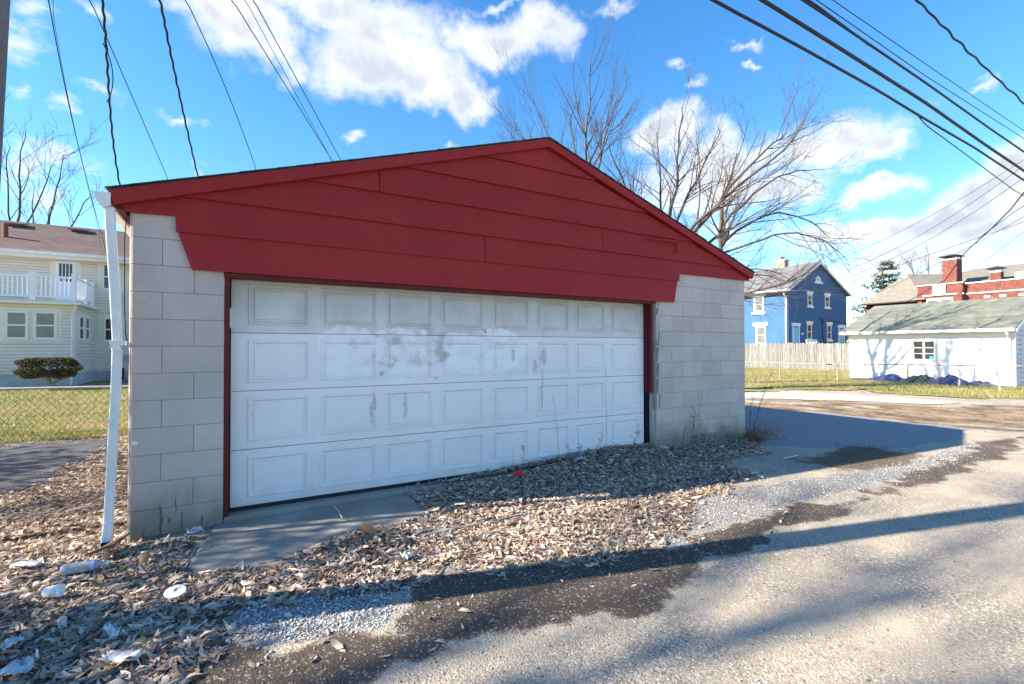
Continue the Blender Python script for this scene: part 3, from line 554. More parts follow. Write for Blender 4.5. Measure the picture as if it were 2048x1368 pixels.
# overhead door: four sections of eight raised panels
def door_material(name, dirty):
    m = bpy.data.materials.new(name); m.use_nodes = True; t = m.node_tree; b = t.nodes['Principled BSDF']
    b.inputs['Roughness'].default_value = 0.5; b.inputs['Specular IOR Level'].default_value = 0.4
    g = N(t, 'ShaderNodeNewGeometry').outputs['Position']; s = N(t, 'ShaderNodeSeparateXYZ'); setin(t, s, 0, g)
    flat = MAPV(t, g, scale=(1, 0, 1))
    base = MIX(t, RAMP(t, NOISE(t, flat, 1.1, 5, 0.6), 0.35, 0.7), (0.80, 0.78, 0.765), (0.745, 0.725, 0.71))
    if dirty:
        d = RAMP(t, M(t, 'ADD', s.outputs[2], M(t, 'MULTIPLY', M(t, 'SUBTRACT', NOISE(t, flat, 3.5, 6, 0.65), 0.5), 0.75)), 1.45, 1.95)
        base = MIX(t, 0.55, base, (0.60, 0.575, 0.53)); base = MIX(t, M(t, 'MULTIPLY', d, 0.75), base, (0.40, 0.375, 0.32))
    # rolled-on patch paint: swathes of fresh white with old dirt showing between
    wv = N(t, 'ShaderNodeVectorMath', operation='MULTIPLY_ADD'); nn = N(t, 'ShaderNodeTexNoise'); setin(t, nn, 'Vector', flat); nn.inputs['Scale'].default_value = 5; nn.inputs['Detail'].default_value = 4
    t.links.new(nn.outputs['Color'], wv.inputs[0]); wv.inputs[1].default_value = (0.35, 0, 0.25); setin(t, wv, 2, flat); wv = MAPV(t, wv.outputs[0], loc=(-0.175, 0, -0.125))
    acc = None
    for (x, z, rx, rz) in [(1.6, 1.45, .32, .17), (1.62, 1.25, .30, .14), (2.12, 1.36, .28, .10), (2.15, 1.17, .24, .12), (2.75, 1.42, .30, .13), (2.7, 1.22, .28, .12), (3.15, 1.55, .22, .10), (3.2, 1.28, .25, .15), (2.1, 1.56, .26, .06), (3.5, 1.42, .2, .1)]:
        l = LEN(t, MAPV(t, wv, loc=(x, 0, z), scale=(rx, 1, rz), typ='TEXTURE')); acc = l if acc is None else M(t, 'MINIMUM', acc, l)
    old = RAMP(t, LEN(t, MAPV(t, wv, loc=(2.15, 0, 1.42), scale=(.62, 1, .20), typ='TEXTURE')), 1.05, 0.75)
    base = MIX(t, M(t, 'MULTIPLY', old, M(t, 'MULTIPLY', RAMP(t, NOISE(t, flat, 4.5, 3, 0.5), 0.42, 0.56), 0.75)), base, (0.43, 0.40, 0.36))
    base = MIX(t, M(t, 'MULTIPLY', RAMP(t, acc, 1.02, 0.86), M(t, 'ADD', 0.35, M(t, 'MULTIPLY', RAMP(t, NOISE(t, flat, 7, 3, 0.5), 0.4, 0.55), 0.45))), base, (0.86, 0.855, 0.85))
    # scuffs: dark scrapes
    sv = N(t, 'ShaderNodeVectorMath', operation='MULTIPLY_ADD'); n4 = N(t, 'ShaderNodeTexNoise'); setin(t, n4, 'Vector', flat); n4.inputs['Scale'].default_value = 9; n4.inputs['Detail'].default_value = 6
    t.links.new(n4.outputs['Color'], sv.inputs[0]); sv.inputs[1].default_value = (0.06, 0, 0.06); setin(t, sv, 2, flat); sv = MAPV(t, sv.outputs[0], loc=(-0.03, 0, -0.03))
    acc = None
    for (x, z, rx, rz) in [(1.800, .80, .017, .12), (1.828, .90, .012, .11), (2.128, .85, .022, .13), (1.90, 1.16, .022, .03), (2.442, 1.11, .028, .018), (3.344, 1.33, .03, .085), (3.745, 1.31, .045, .12), (3.625, 1.20, .03, .09), (3.73, 1.02, .014, .22), (3.725, .83, .018, .14), (0.806, .85, .006, .02)]:
        l = LEN(t, MAPV(t, sv, loc=(x, 0, z), scale=(rx, 1, rz), typ='TEXTURE')); acc = l if acc is None else M(t, 'MINIMUM', acc, l)
    base = MIX(t, M(t, 'MULTIPLY', RAMP(t, acc, 1.25, 0.5), RAMP(t, NOISE(t, MAPV(t, flat, scale=(2.2, 1, 1)), 34, 5, 0.75), 0.34, 0.66)), base, (0.30, 0.295, 0.31))
    # dirt streaks and splash at the foot
    base = MIX(t, M(t, 'MULTIPLY', RAMP(t, NOISE(t, MAPV(t, flat, scale=(9, 1, 0.7)), 1.6, 5, 0.7), 0.56, 0.85), 0.35), base, (0.50, 0.48, 0.46))
    base = MIX(t, M(t, 'MULTIPLY', RAMP(t, M(t, 'ADD', s.outputs[2], M(t, 'MULTIPLY', NOISE(t, flat, 6, 4, 0.6), 0.2)), 0.33, 0.17), 0.4), base, (0.42, 0.39, 0.35))
    setin(t, b, 'Base Color', base)
    bp = N(t, 'ShaderNodeBump'); bp.inputs['Strength'].default_value = 0.15; bp.inputs['Distance'].default_value = 0.003
    setin(t, bp, 'Height', NOISE(t, MAPV(t, g, scale=(0.5, 1, 3)), 60, 3, 0.6)); t.links.new(bp.outputs[0], b.inputs['Normal'])
    return m
m_door = door_material('door_white', False); m_doord = door_material('door_white_weathered', True)
DY = 0.115
door = MB().box(0.652, 5.315, DY + 0.03, DY + 0.045, 0.10, 1.99).build('garage_door', m_door, garage)
secs = [(1.537, 1.990), (1.054, 1.530), (0.567, 1.047), (0.098, 0.560)]
cols = [(0.775, 1.262), (1.345, 1.857), (1.928, 2.412), (2.490, 2.985), (3.080, 3.552), (3.645, 4.112), (4.200, 4.660), (4.748, 5.225)]
for si, (z0, z1) in enumerate(secs):
    mm = m_doord if si == 0 else m_door
    lo, hi = (z0 + 0.062, z1 - 0.055) if si else (z0 + 0.062, z1 - 0.045)
    s = MB(); xa = 0.655
    s.box(0.655, 5.312, DY, DY + 0.028, z0, lo); s.box(0.655, 5.312, DY, DY + 0.028, hi, z1)
    for (a, b_) in cols: s.box(xa, a, DY, DY + 0.028, lo, hi); xa = b_
    s.box(xa, 5.312, DY, DY + 0.028, lo, hi)
    s.build('door_section', mm, door)
    for (a, b_) in cols:
        # nested rings: bead, cove, raised field
        ring = [(0.0, 0.0), (0.009, -0.007), (0.020, -0.006), (0.036, 0.014), (0.047, 0.014), (0.053, 0.002)]
        v = []; f = []
        for ins, dy in ring:
            v += [(a + ins, DY + dy, lo + ins), (b_ - ins, DY + dy, lo + ins), (b_ - ins, DY + dy, hi - ins), (a + ins, DY + dy, hi - ins)]
        for k in range(len(ring) - 1):
            for j in range(4): f.append((k * 4 + j, k * 4 + (j + 1) % 4, (k + 1) * 4 + (j + 1) % 4, (k + 1) * 4 + j))
        q = (len(ring) - 1) * 4; f.append((q, q + 1, q + 2, q + 3))
        MB().add(v, f).build('door_panel', mm, door)
s = MB(); s.box(0.655, 5.312, DY + 0.003, DY + 0.03, 0.066, 0.096); s.build('bottom_seal', mat('black_rubber', (0.015, 0.016, 0.02), 0.6), door)
s = MB(); s.box(0.628, 0.66, DY - 0.018, DY - 0.004, 1.575, 1.735); s.build('hinge_plate', m_white, door, bevel=0.002)
s = MB(); s.tube([(2.98, DY - 0.004, 1.60), (2.99, DY - 0.03, 1.585), (3.01, DY - 0.004, 1.57)], 0.005, 6); s.build('pull_handle', mat('rusty_metal', (0.35, 0.25, 0.2), 0.6), door)
# gutter with end cap, downspout, strap
s = MB()
pr = [(-0.092, 2.515), (-0.092, 2.425), (-0.135, 2.402), (-0.150, 2.425), (-0.172, 2.455), (-0.180, 2.485), (-0.205, 2.512)]
n = len(pr); vs = [(x, y, z) for y in (-0.09, GD) for x, z in pr]
fs = [tuple(range(n))] + [(i, i + 1, i + 1 + n, i + n) for i in range(n - 1)] + [tuple(range(2 * n - 1, n - 1, -1))]
s.add(vs, fs); s.build('gutter', m_white, garage)
path = [(-0.102, -0.05, 2.415), (-0.098, -0.05, 2.30), (-0.068, -0.06, 1.82), (-0.052, -0.06, 1.47), (-0.066, -0.062, 1.432), (-0.052, -0.065, 1.39), (-0.056, -0.07, 1.10), (-0.066, -0.075, 0.86), (-0.088, -0.08, 0.20), (-0.090, -0.085, 0.145), (-0.098, -0.115, 0.03)]
wid = [0.029, 0.029, 0.029, 0.028, 0.023, 0.028, 0.028, 0.027, 0.027, 0.028, 0.028]
prof = []
for sx, sy in ((-1, -1), (1, -1), (1, 1), (-1, 1)):
    pass
prof = [(-1, -.8), (-.8, -1), (-.35, -1), (-.25, -.86), (.25, -.86), (.35, -1), (.8, -1), (1, -.8), (1, -.3), (.88, -.2), (.88, .2), (1, .3), (1, .8), (.8, 1), (-.8, 1), (-1, .8), (-1, .3), (-.88, .2), (-.88, -.2), (-1, -.3)]
k = len(prof); vs = []; fs = []
for (x, y, z), w in zip(path, wid): vs += [(x + a * w, y + b_ * w * 0.78, z + (0.012 * b_ if z < 0.1 else 0)) for a, b_ in prof]
for i in range(len(path) - 1):
    for j in range(k): fs.append((i * k + j, i * k + (j + 1) % k, (i + 1) * k + (j + 1) % k, (i + 1) * k + j))
ds = MB().add(vs, fs).build('downspout', m_white, garage)
s = MB(); s.box(-0.092, -0.012, -0.102, -0.095, 1.425, 1.462); s.box(-0.016, -0.012, -0.095, 0.03, 1.427, 1.460); s.box(-0.093, -0.088, -0.102, -0.03, 1.418, 1.440); s.build('strap', m_white, ds)
s = MB(); s.box(-0.119, -0.061, -0.108, -0.060, 0.172, 0.178); s.box(-0.090, -0.028, -0.087, -0.036, 1.822, 1.828); s.build('downspout_seam', m_white, ds)
s = MB(); s.box(-0.121, -0.075, -0.1405, -0.137, 0.028, 0.055); s.build('downspout_mouth_dark', m_dark, ds)  # black plate painting the shade inside the open mouth
s = MB(); s.tube([(-0.008, -0.02, 2.42), (-0.02, -0.03, 2.2), (-0.018, -0.02, 1.7), (-0.012, -0.02, 1.52), (-0.004, -0.01, 1.46)], 0.0035, 5); s.build('loose_wire', m_dark, garage)
# pipe arm on the gable, small plate on the pier
s = MB(); s.tube([(5.25, -0.085, 2.79), (5.77, -0.085, 2.81)], 0.014, 8); s.tube([(5.765, -0.05, 2.805), (5.765, -0.055, 2.74), (5.76, -0.055, 2.70)], 0.012, 6); s.tube([(5.76, -0.055, 2.70), (5.765, -0.07, 2.67), (5.755, -0.06, 2.645)], [0.016, 0.01, 0.013], 6)
s.build('pipe_arm', m_red, garage)
s = MB(); v0 = [(0.025, 0.0, 0.725), (0.062, 0.0, 0.718), (0.066, 0.0, 0.695), (0.030, 0.0, 0.690)]
s.add([(x, -0.006, z) for x, y, z in v0] + [(x, 0.004, z) for x, y, z in v0], [(0, 1, 2, 3), (4, 7, 6, 5), (0, 4, 5, 1), (1, 5, 6, 2), (2, 6, 7, 3), (3, 7, 4, 0)])
s.build('wall_tag', m_white, garage)
# ------------------------------------------------------------------ shared building parts
m_glass = mat('dark_glass', (0.03, 0.035, 0.04), 0.08, spec=0.6)
m_glassl = mat('curtained_glass', (0.16, 0.165, 0.17), 0.12, (0.10, 0.105, 0.11), 3, spec=0.6)
m_vinyl = mat('white_vinyl', (0.80, 0.80, 0.80), 0.45)
m_trim = mat('cream_trim', (0.78, 0.72, 0.62), 0.6, (0.74, 0.68, 0.57), 2)
m_siding = mat('beige_siding', (0.74, 0.665, 0.565), 0.6, (0.69, 0.62, 0.52), 1.5, rnd=0.05)
m_found = mat('whitewashed_foundation', (0.55, 0.53, 0.50), 0.9, (0.42, 0.40, 0.38), 3, 0.6, 12)
def window(parent, fr, u0, u1, z0, z1, trim=0.09, mt=None, pane=None, sill=0.0, head=0.0, base=0.0, label=None):
    mt = mt or m_trim; pane = pane or m_glass
    s = MB(); b = base
    s.fbox(fr, u0 - trim, u0, b, b + .05, z0 - trim, z1 + trim); s.fbox(fr, u1, u1 + trim, b, b + .05, z0 - trim, z1 + trim)
    s.fbox(fr, u0, u1, b, b + .05, z1, z1 + trim); s.fbox(fr, u0, u1, b, b + .05, z0 - trim, z0)
    w = s.build('window', mt, parent)
    if sill: MB().fbox(fr, u0 - trim - .04, u1 + trim + .04, b + .001, b + .09, z0 - trim - sill, z0 - trim + .01).build('window_sill', mt, w)
    if head: MB().fbox(fr, u0 - trim - .04, u1 + trim + .04, b + .001, b + .07, z1 + trim - .01, z1 + trim + head).build('window_head', mt, w)
    s = MB(); e = .035; zm = (z0 + z1) / 2
    for (a, b2, c_, d) in ((u0, u0 + e, z0, z1), (u1 - e, u1, z0, z1), (u0 + e, u1 - e, z1 - e, z1), (u0 + e, u1 - e, z0, z0 + e), (u0 + e, u1 - e, zm - .025, zm + .025)):
        s.fbox(fr, a, b2, b + .012, b + .036, c_, d)
    s.build('window_sash', m_vinyl, w)
    for (c_, d) in ((zm + .025, z1 - e), (z0 + e, zm - .025)): MB().fbox(fr, u0 + e, u1 - e, b + .004, b + .018, c_, d).build('window_pane', pane, w)
    return w
_bd = {}
def clap(parent, fr, u0, u1, z0, z1, step, m, name='siding_board', cut=None):
    """overlapping boards, one object each, sharing mesh data; cut: list of (u0,u1,z0,z1) openings"""
    nb = int(round((z1 - z0) / step)); st = (z1 - z0) / nb
    for i in range(nb):
        za = z0 + i * st; segs = [(u0, u1)]
        for (a, b_, c_, d) in (cut or []):
            if za + st * .5 > c_ and za + st * .5 < d:
                ns = []
                for (p, q) in segs:
                    if b_ <= p or a >= q: ns.append((p, q)); continue
                    if a > p: ns.append((p, a))
                    if b_ < q: ns.append((b_, q))
                segs = ns
        for (p, q) in segs:
            k = (round(q - p, 4), round(st, 4), tuple(fr.u), tuple(fr.n), m.name)
            if k not in _bd: G = F((0, 0, 0), fr.u, fr.n); zf = .66 * st; _bd[k] = MB().fbox(G, 0, q - p, 0.0, 0.044, 0, zf, 0.040).fbox(G, 0, q - p, 0.0, 0.040, zf, st, 0.004).mesh(name, m)
            inst(name, _bd[k], parent, fr.p(p, 0, za))

def shingle_roof(parent, A, B, ua, ub, m, axis, steps, lift=0.02, name='shingle_course'):
    """courses from eave A to ridge B (2D: across, z), extruded ua..ub along axis ('x' or 'y')"""
    A = Vector(A); B = Vector(B); d = (B - A); L = d.length; d /= L; nr = Vector((-d.y, d.x))
    if nr.y < 0: nr = -nr
    for i in range(steps):
        t0 = L * i / steps; t1 = min(L, L * (i + 1.3) / steps)
        a = A + d * t0; b_ = A + d * t1; q = [a, b_, b_ + nr * .004, a + nr * lift]
        if axis == 'x': MB().prism([(p.x, p.y) for p in q], ua, ub, 'x').build(name, m, parent)
        else: MB().prism([(p.x, p.y) for p in q], ua, ub, 'y').build(name, m, parent)
def shingle_mat(name, c1, c2, c3, sc=1.0, stretch=(1, 1, 1)):
    m = mat(name, c1, 0.95, c2, 2.5, 0.4, 30, rnd=0.22, col3=c3, stretch=stretch); return m

# ------------------------------------------------------------------ beige house behind the left lawn
HX0, HX1, BY, MY = -13.0, 3.0, 19.3, 22.2
house = thing('house', (-6, 22, 0), 'beige two storey house with brown roof and white balcony railing behind the left lawn', 'house')
fb = F((0, BY, 0), (1, 0, 0), (0, -1, 0)); fm = F((0, MY, 0), (1, 0, 0), (0, -1, 0)); fs_ = F((-4.385, 0, 0), (0, 1, 0), (1, 0, 0))
s = MB(); s.box(HX0, HX1, MY, 29.6, 0, 5.25); s.box(-13, -4.387, BY + .002, MY - .002, 0, 3.08); s.build('wall', m_siding, house)
s = MB(); s.box(-13, -4.375, BY - .02, MY - .03, -.1, .46); s.box(-4.374, HX1, MY - .02, MY + .1, -.1, .40); s.build('foundation', m_found, house)
cutb = [(-6.40, -4.75, 1.66, 2.86), (-10, -6.9, 1.66, 2.86)]
clap(house, fb, -9.2, -4.50, .47, 3.0, .118, m_siding, cut=cutb)
clap(house, fs_, BY + .03, MY - .03, .47, 3.0, .118, m_siding, cut=[(19.5, 21.35, 1.6, 2.8)])
clap(house, fm, -4.36, -1.9, .42, 3.05, .118, m_siding, cut=[(-4.2, -3.28, 1.63, 2.83)])
clap(house, fm, -9.2, -1.9, 3.10, 5.08, .118, m_siding, cut=[(-5.765, -4.814, 3, 5.1), (-4.285, -3.37, 3.83, 5.1)])
s = MB(); s.fbox(fb, -4.5, -4.385, 0, .035, .46, 3.0); s.fbox(fs_, BY, BY + .11, 0, .03, .46, 3.0); s.build('corner_board', m_trim, house)
# paired bay window: one trim field with two sashes
MB().fbox(fb, -6.40, -4.75, 0.0, .03, 1.66, 2.86).build('window_surround', m_trim, house)
MB().fbox(fb, -6.45, -4.70, 0.0, .07, 1.62, 1.66).build('window_sill', m_trim, house)
window(house, fb, -6.21, -5.68, 1.75, 2.70, .05, pane=m_glassl, base=.03); window(house, fb, -5.46, -4.91, 1.75, 2.70, .05, pane=m_glassl, base=.03)
MB().fbox(fs_, 19.5, 21.35, 0.0, .03, 1.62, 2.79).build('window_surround', m_trim, house)
window(house, fs_, 19.70, 20.30, 1.74, 2.62, .04, base=.03); window(house, fs_, 20.58, 21.18, 1.74, 2.62, .04, base=.03)
MB().fbox(fm, -4.205, -3.28, 0.0, .03, 1.62, 2.84).build('window_surround', m_trim, house)
window(house, fm, -4.02, -3.46, 1.72, 2.68, .04, base=.03)
MB().fbox(fm, -4.285, -3.37, 0.0, .03, 3.82, 5.08).build('window_surround', m_trim, house)
window(house, fm, -4.08, -3.52, 3.94, 4.98, .04, base=.03)
# balcony door with a barred storm panel
MB().fbox(fm, -5.765, -4.814, 0.0, .04, 3.12, 5.08).build('door_surround', m_trim, house)
dr = MB().fbox(fm, -5.60, -4.96, .04, .07, 3.14, 5.0).build('door', m_vinyl, house)
MB().fbox(fm, -5.50, -5.06, .0705, .075, 4.16, 4.90).build('door_pane', m_glass, dr)
for i in range(5):
    u = -5.50 + .44 * i / 4; MB().fbox(fm, u - .012, u + .012, .078, .095, 4.16, 4.90).build('door_bar', m_vinyl, dr)
MB().fbox(fm, -5.50, -5.06, .0705, .08, 3.30, 4.02).build('door_panel', m_vinyl, dr)
# roof
m_brown = shingle_mat('brown_shingle', (0.15, 0.10, 0.085), (0.205, 0.145, 0.125), (0.095, 0.062, 0.055))
EY, EZ, RY, RZ = 21.62, 5.27, 26.0, 7.17
s = MB(); s.prism([(EY, EZ - .02), (RY, RZ - .02), (30.5, EZ), (30.5, EZ - .1), (RY, RZ - .15), (EY, EZ - .12)], HX0 - .4, HX1 + .4, 'x'); roof2 = s.build('roof', m_brown, house)
shingle_roof(roof2, (EY - .03, EZ), (RY, RZ), HX0 - .42, HX1 + .42, m_brown, 'x', 32, .016)
MB().prism([(RY - .2, RZ - .07), (RY, RZ + .03), (RY + .2, RZ - .07), (RY, RZ - .03)], HX0 - .4, HX1 + .4, 'x').build('roof_ridge', m_shingle, roof2)
s = MB(); s.box(HX0, HX1, EY - .12, EY, EZ - .13, EZ - .005); s.build('gutter', m_white, house)
s = MB(); s.box(HX0, HX1, EY, EY + .03, EZ - .25, EZ - .02); s.box(HX0, HX1, EY + .03, MY - .001, EZ - .26, EZ - .23); s.build('eave_fascia', m_trim, house)
m_vent = mat('brown_metal', (0.10, 0.05, 0.045), 0.6)
def rz(y): return EZ + (y - EY) / (RY - EY) * (RZ - EZ)
for x in (-7.62, -5.50): 
    v = MB(); y = 25.15; z = rz(y); v.box(x - .24, x + .24, y - .12, y + .3, z - .1, z + .06); v.prism([(y - .26, z + .05), (y + .34, z + .22), (y + .34, z + .26), (y - .26, z + .10)], x - .33, x + .33, 'x'); v.build('roof_vent', m_vent, house)
v = MB(); y = 23.25; v.tube([(-7.42, y, rz(y) - .1), (-7.42, y, rz(y) + .55)], .085, 10); v.build('vent_pipe', mat('red_pipe', (0.23, 0.05, 0.04), 0.7), house)
# balcony deck, its gutter, railing
m_deck = mat('grey_deck', (0.42, 0.44, 0.47), 0.6)
s = MB(); s.box(-13, -4.27, BY - .18, MY - .03, 3.06, 3.125); s.build('balcony_deck', m_deck, house)
s = MB(); s.box(-13, -4.16, BY - .30, BY - .185, 3.0, 3.10); s.box(-4.265, -4.16, BY - .184, MY - .05, 3.0, 3.10); s.build('balcony_gutter', m_trim, house)
s = MB(); s.box(-13, -4.27, BY - .18, BY - .01, 2.98, 3.058); s.box(-4.384, -4.27, BY, MY - .05, 2.98, 3.058); s.build('balcony_soffit', m_trim, house)
rail = MB()
ry = BY - .08; rx = -4.40
rail.box(-13, rx - .06, ry - .03, ry + .03, 3.98, 4.04); rail.box(-13, rx - .06, ry - .025, ry + .025, 3.26, 3.31)
rail.box(rx - .03, rx + .03, ry + .06, MY - .1, 3.98, 4.04); rail.box(rx - .025, rx + .025, ry + .06, MY - .1, 3.26, 3.31)
rail = rail.build('railing', m_vinyl, house)
for (x, y) in ((rx, ry), (-5.55, ry), (-7.6, ry), (-9.6, ry), (rx, 20.86), (rx, 22.0)):
    MB().box(x - .06, x + .06, y - .06, y + .06, 3.125, 4.12).box(x - .075, x + .075, y - .075, y + .075, 4.12, 4.15).build('railing_post', m_vinyl, rail)
bal = MB().box(-.018, .018, -.018, .018, 0, .67).mesh('baluster', m_vinyl)
x = rx - .16
while x > -9.5: inst('baluster', bal, rail, (x, ry, 3.31)); x -= .125
y = ry + .16
while y < 21.95: inst('baluster', bal, rail, (rx, y, 3.31)); y += .125
MB().tube([(-4.30, BY - .22, 3.0), (-4.33, BY - .18, 2.9), (-4.44, BY - .06, 2.62), (-4.45, BY - .07, 2.5), (-4.45, BY - .07, .05)], .04, 8).build('downspout', m_white, house)
v = MB(); v.box(-3.72, -3.28, 21.7, 21.76, .05, .55); v.build('window_well_cover', mat('dark_board', (0.03, 0.03, 0.035), 0.7), house)
MB().box(-3.30, -3.12, MY - .12, MY - .03, .86, 1.08).build('meter_box', mat('grey_metal', (0.35, 0.37, 0.40), 0.5), house)

# ------------------------------------------------------------------ blue house
m_blue = mat('blue_painted_brick', (0.055, 0.140, 0.29), 0.8, (0.047, 0.12, 0.25), 1.2, 0.5, 14)
m_bwh = mat('white_stone', (0.80, 0.78, 0.75), 0.7)
m_sky = mat('pale_blue_door', (0.22, 0.50, 0.72), 0.5)
m_slate = shingle_mat('slate_shingle', (0.135, 0.135, 0.145), (0.19, 0.19, 0.20), (0.09, 0.09, 0.10))
bh = thing('house', (43, 20, 0), 'tall narrow blue house with white lintels beyond the grey wooden fence', 'house')
BX0, BX1, BYY, BZ, PX_, PZ = 38.45, 47.3, 17.45, 6.05, 42.7, 8.36
s = MB(); s.box(BX0, BX1, BYY, 33, 0, BZ); s.prism([(BX0, BZ), (BX1, BZ), (PX_, PZ)], BYY + .001, 32.9); s.build('wall', m_blue, bh)
s = MB()
for sg in (-1, 1):
    ex = BX0 - .35 if sg < 0 else BX1 + .35; ez = BZ - .16
    s.prism([(ex, ez), (PX_, PZ + .06), (PX_, PZ + .18), (ex, ez + .12)], BYY - .25, 33.3)
rb = s.build('roof', m_slate, bh)
shingle_roof(rb, (BX0 - .37, BZ - .04), (PX_, PZ + .18), BYY - .27, 33.3, m_slate, 'y', 26, .02)
s = MB()
for sg in (-1, 1):
    ex = BX0 - .36 if sg < 0 else BX1 + .36; ez = BZ - .16
    s.prism([(ex, ez - .10), (PX_, PZ - .04), (PX_, PZ + .10), (ex, ez + .04)], BYY - .30, BYY - .255)
s.build('rake_trim', m_vinyl, bh)
s = MB(); s.box(BX0 - .50, BX0 - .36, BYY - .2, 33, BZ - .26, BZ - .08); s.box(BX0 - .36, BX0 - .004, BYY - .2, 33, BZ - .27, BZ - .24); s.build('gutter', m_white, bh)
MB().tube([(BX0 - .43, BYY + .05, BZ - .2), (BX0 - .40, BYY + .08, BZ - .45), (BX0 - .08, BYY + .12, BZ - .75), (BX0 - .08, BYY + .12, .3)], .065, 8).build('downspout', m_white, bh)
fg = F((0, BYY, 0), (1, 0, 0), (0, -1, 0)); fl = F((BX0, 0, 0), (0, -1, 0), (-1, 0, 0))
for (u0, u1, z0, z1) in ((41.10, 41.66, 2.12, 3.25), (44.12, 44.66, 2.12, 3.25), (41.2, 41.75, 4.86, 5.68), (43.82, 44.4, 4.86, 5.68)):
    w = window(bh, fg, u0, u1, z0, z1, .05, mt=m_bwh)
    MB().fbox(fg, u0 - .16, u1 + .16, 0, .09, z1 + .052, z1 + .30).build('lintel', m_bwh, w); MB().fbox(fg, u0 - .16, u1 + .16, 0, .11, z0 - .22, z0 - .052).build('window_sill', m_bwh, w)
for (u0, u1) in ((39.05, 39.80), (45.95, 46.70)):
    d_ = MB().fbox(fg, u0, u1, 0, .06, 1.1, 3.0).build('door', m_sky, bh)
    s = MB(); s.fbox(fg, u0 - .10, u0 - .002, 0, .08, 1.1, 3.08); s.fbox(fg, u1 + .002, u1 + .10, 0, .08, 1.1, 3.08); s.build('door_frame', m_bwh, d_)
    MB().fbox(fg, u0 - .18, u1 + .18, 0, .10, 3.085, 3.36).build('lintel', m_bwh, d_)
    MB().fbox(fg, u1 + .42, u1 + .56, 0, .12, 2.42, 2.58).build('wall_lamp', m_bwh, bh)
# arched gable window
s = MB(); cx, cz, rr = 42.75, 6.86, .42
arc = [(cx + rr * math.cos(math.pi * k / 10), cz + rr * 1.1 * math.sin(math.pi * k / 10)) for k in range(11)]
s.prism(arc, BYY - .05, BYY); aw = s.build('window', m_bwh, bh)
arc2 = [(cx + rr * .72 * math.cos(math.pi * k / 10), cz + .06 + rr * .75 * math.sin(math.pi * k / 10)) for k in range(11)]
MB().prism(arc2, BYY - .062, BYY - .05).build('window_pane', mat('pale_pane', (.45, .47, .5), .3), aw)
MB().fbox(fg, cx - .6, cx + .6, 0, .1, cz - .16, cz - .002).build('window_sill', m_bwh, aw)
for (y0, y1, z0, z1) in ((19.52, 20.22, 4.42, 5.55), (19.36, 20.06, 1.75, 3.10)):
    w = window(bh, fl, -y1, -y0, z0, z1, .09, mt=m_bwh, pane=m_glassl)
    MB().fbox(fl, -y1 - .3, -y0 + .3, 0, .09, z1 + .092, z1 + .36).build('lintel', m_bwh, w); MB().fbox(fl, -y1 - .25, -y0 + .25, 0, .12, z0 - .28, z0 - .092).build('window_sill', m_bwh, w)
m_rbr = mat('red_brick', (0.19, 0.062, 0.045), 0.9, (0.13, 0.042, 0.032), 1.5, 0.5, 7, col3=(0.33, 0.18, 0.14), stretch=(1, 1, 2.6))
ck = MB().box(42.35, 42.95, 20.0, 20.7, 7.9, 9.0).build('chimney', mat('tan_brick', (0.42, 0.28, 0.20), .9, (.36, .22, .16), 3), bh)
MB().box(42.28, 43.02, 19.93, 20.77, 9.0, 9.12).build('chimney_cap', m_bwh, ck)
for x in (42.5, 42.8): MB().tube([(x, 20.35, 9.12), (x, 20.35, 9.4)], .1, 8).build('chimney_pot', m_rbr, ck)
# back steps with white rails
st = MB()
for i in range(6): st.box(40.2 + i * .26, 40.2 + (i + 1) * .26, BYY - 1.2, BYY - .1, 0, 1.1 - i * .18)
st.box(38.8, 40.2, BYY - 1.2, BYY - .02, 0, 1.1); st = st.build('back_steps', m_conc, bh)
s = MB(); s.tube([(38.85, BYY - 1.15, 1.98), (40.25, BYY - 1.15, 1.98), (41.7, BYY - 1.15, 1.0)], .05, 6)
for i in range(8): s.tube([(38.85 + i * .2, BYY - 1.15, 1.1), (38.85 + i * .2, BYY - 1.15, 1.98)], .025, 5)
s.build('stair_rail', m_vinyl, st)
s = MB(); s.tube([(43.3, BYY - .06, 3.6), (43.35, BYY - .05, 2.2), (43.7, BYY - .05, 1.8)], .02, 5); s.tube([(42.9, BYY - .06, 3.9), (43.3, BYY - .06, 3.4), (43.6, BYY - .06, 3.9)], .025, 5); s.tube([(44.6, BYY - .05, 3.62), (47.0, BYY - .05, 3.6)], .015, 5)
s.build('wall_conduit', m_dark, bh)

# ------------------------------------------------------------------ grey wooden fence
m_fenceb = mat('weathered_board', (0.235, 0.225, 0.21), 0.9, (0.15, 0.145, 0.138), 4, 0.6, 20, rnd=0.35, stretch=(3, 3, .5))
wf = thing('wooden_fence', (33, 14, 0), 'weathered grey dog-eared wooden privacy fence in front of the blue house', 'fence')
WFY = lambda y: 33.0 + (0 if y > 14 else 0)
pv = []
for w_ in (.138,):
    q = [(-.069, 0), (.069, 0), (.069, 1.0), (.045, 1.03), (-.045, 1.03), (-.069, 1.0)]
    fbm_ = MB().prism(q, -.012, .012, 'x').mesh('fence_board', m_fenceb)
y = 10.35
while y < 21.5:
    hgt = 1.60 + .012 * (y - 10.4) + R.uniform(-.03, .03)
    inst('fence_board', fbm_, wf, (33.0 + R.uniform(-.008, .008), y, R.uniform(-.02, .03)), (R.uniform(-.012, .012), 0, 0), (1, R.uniform(.96, 1.02), hgt)); y += .147
s = MB(); s.box(33.02, 33.06, 10.3, 21.5, .35, .44); s.box(33.02, 33.06, 10.3, 21.5, 1.2, 1.29); s.build('fence_rail', m_fenceb, wf)
for y in (10.4, 12.8, 15.2, 17.6, 20.0): MB().box(33.065, 33.16, y - .045, y + .045, 0, 1.6).build('fence_post', m_fenceb, wf)

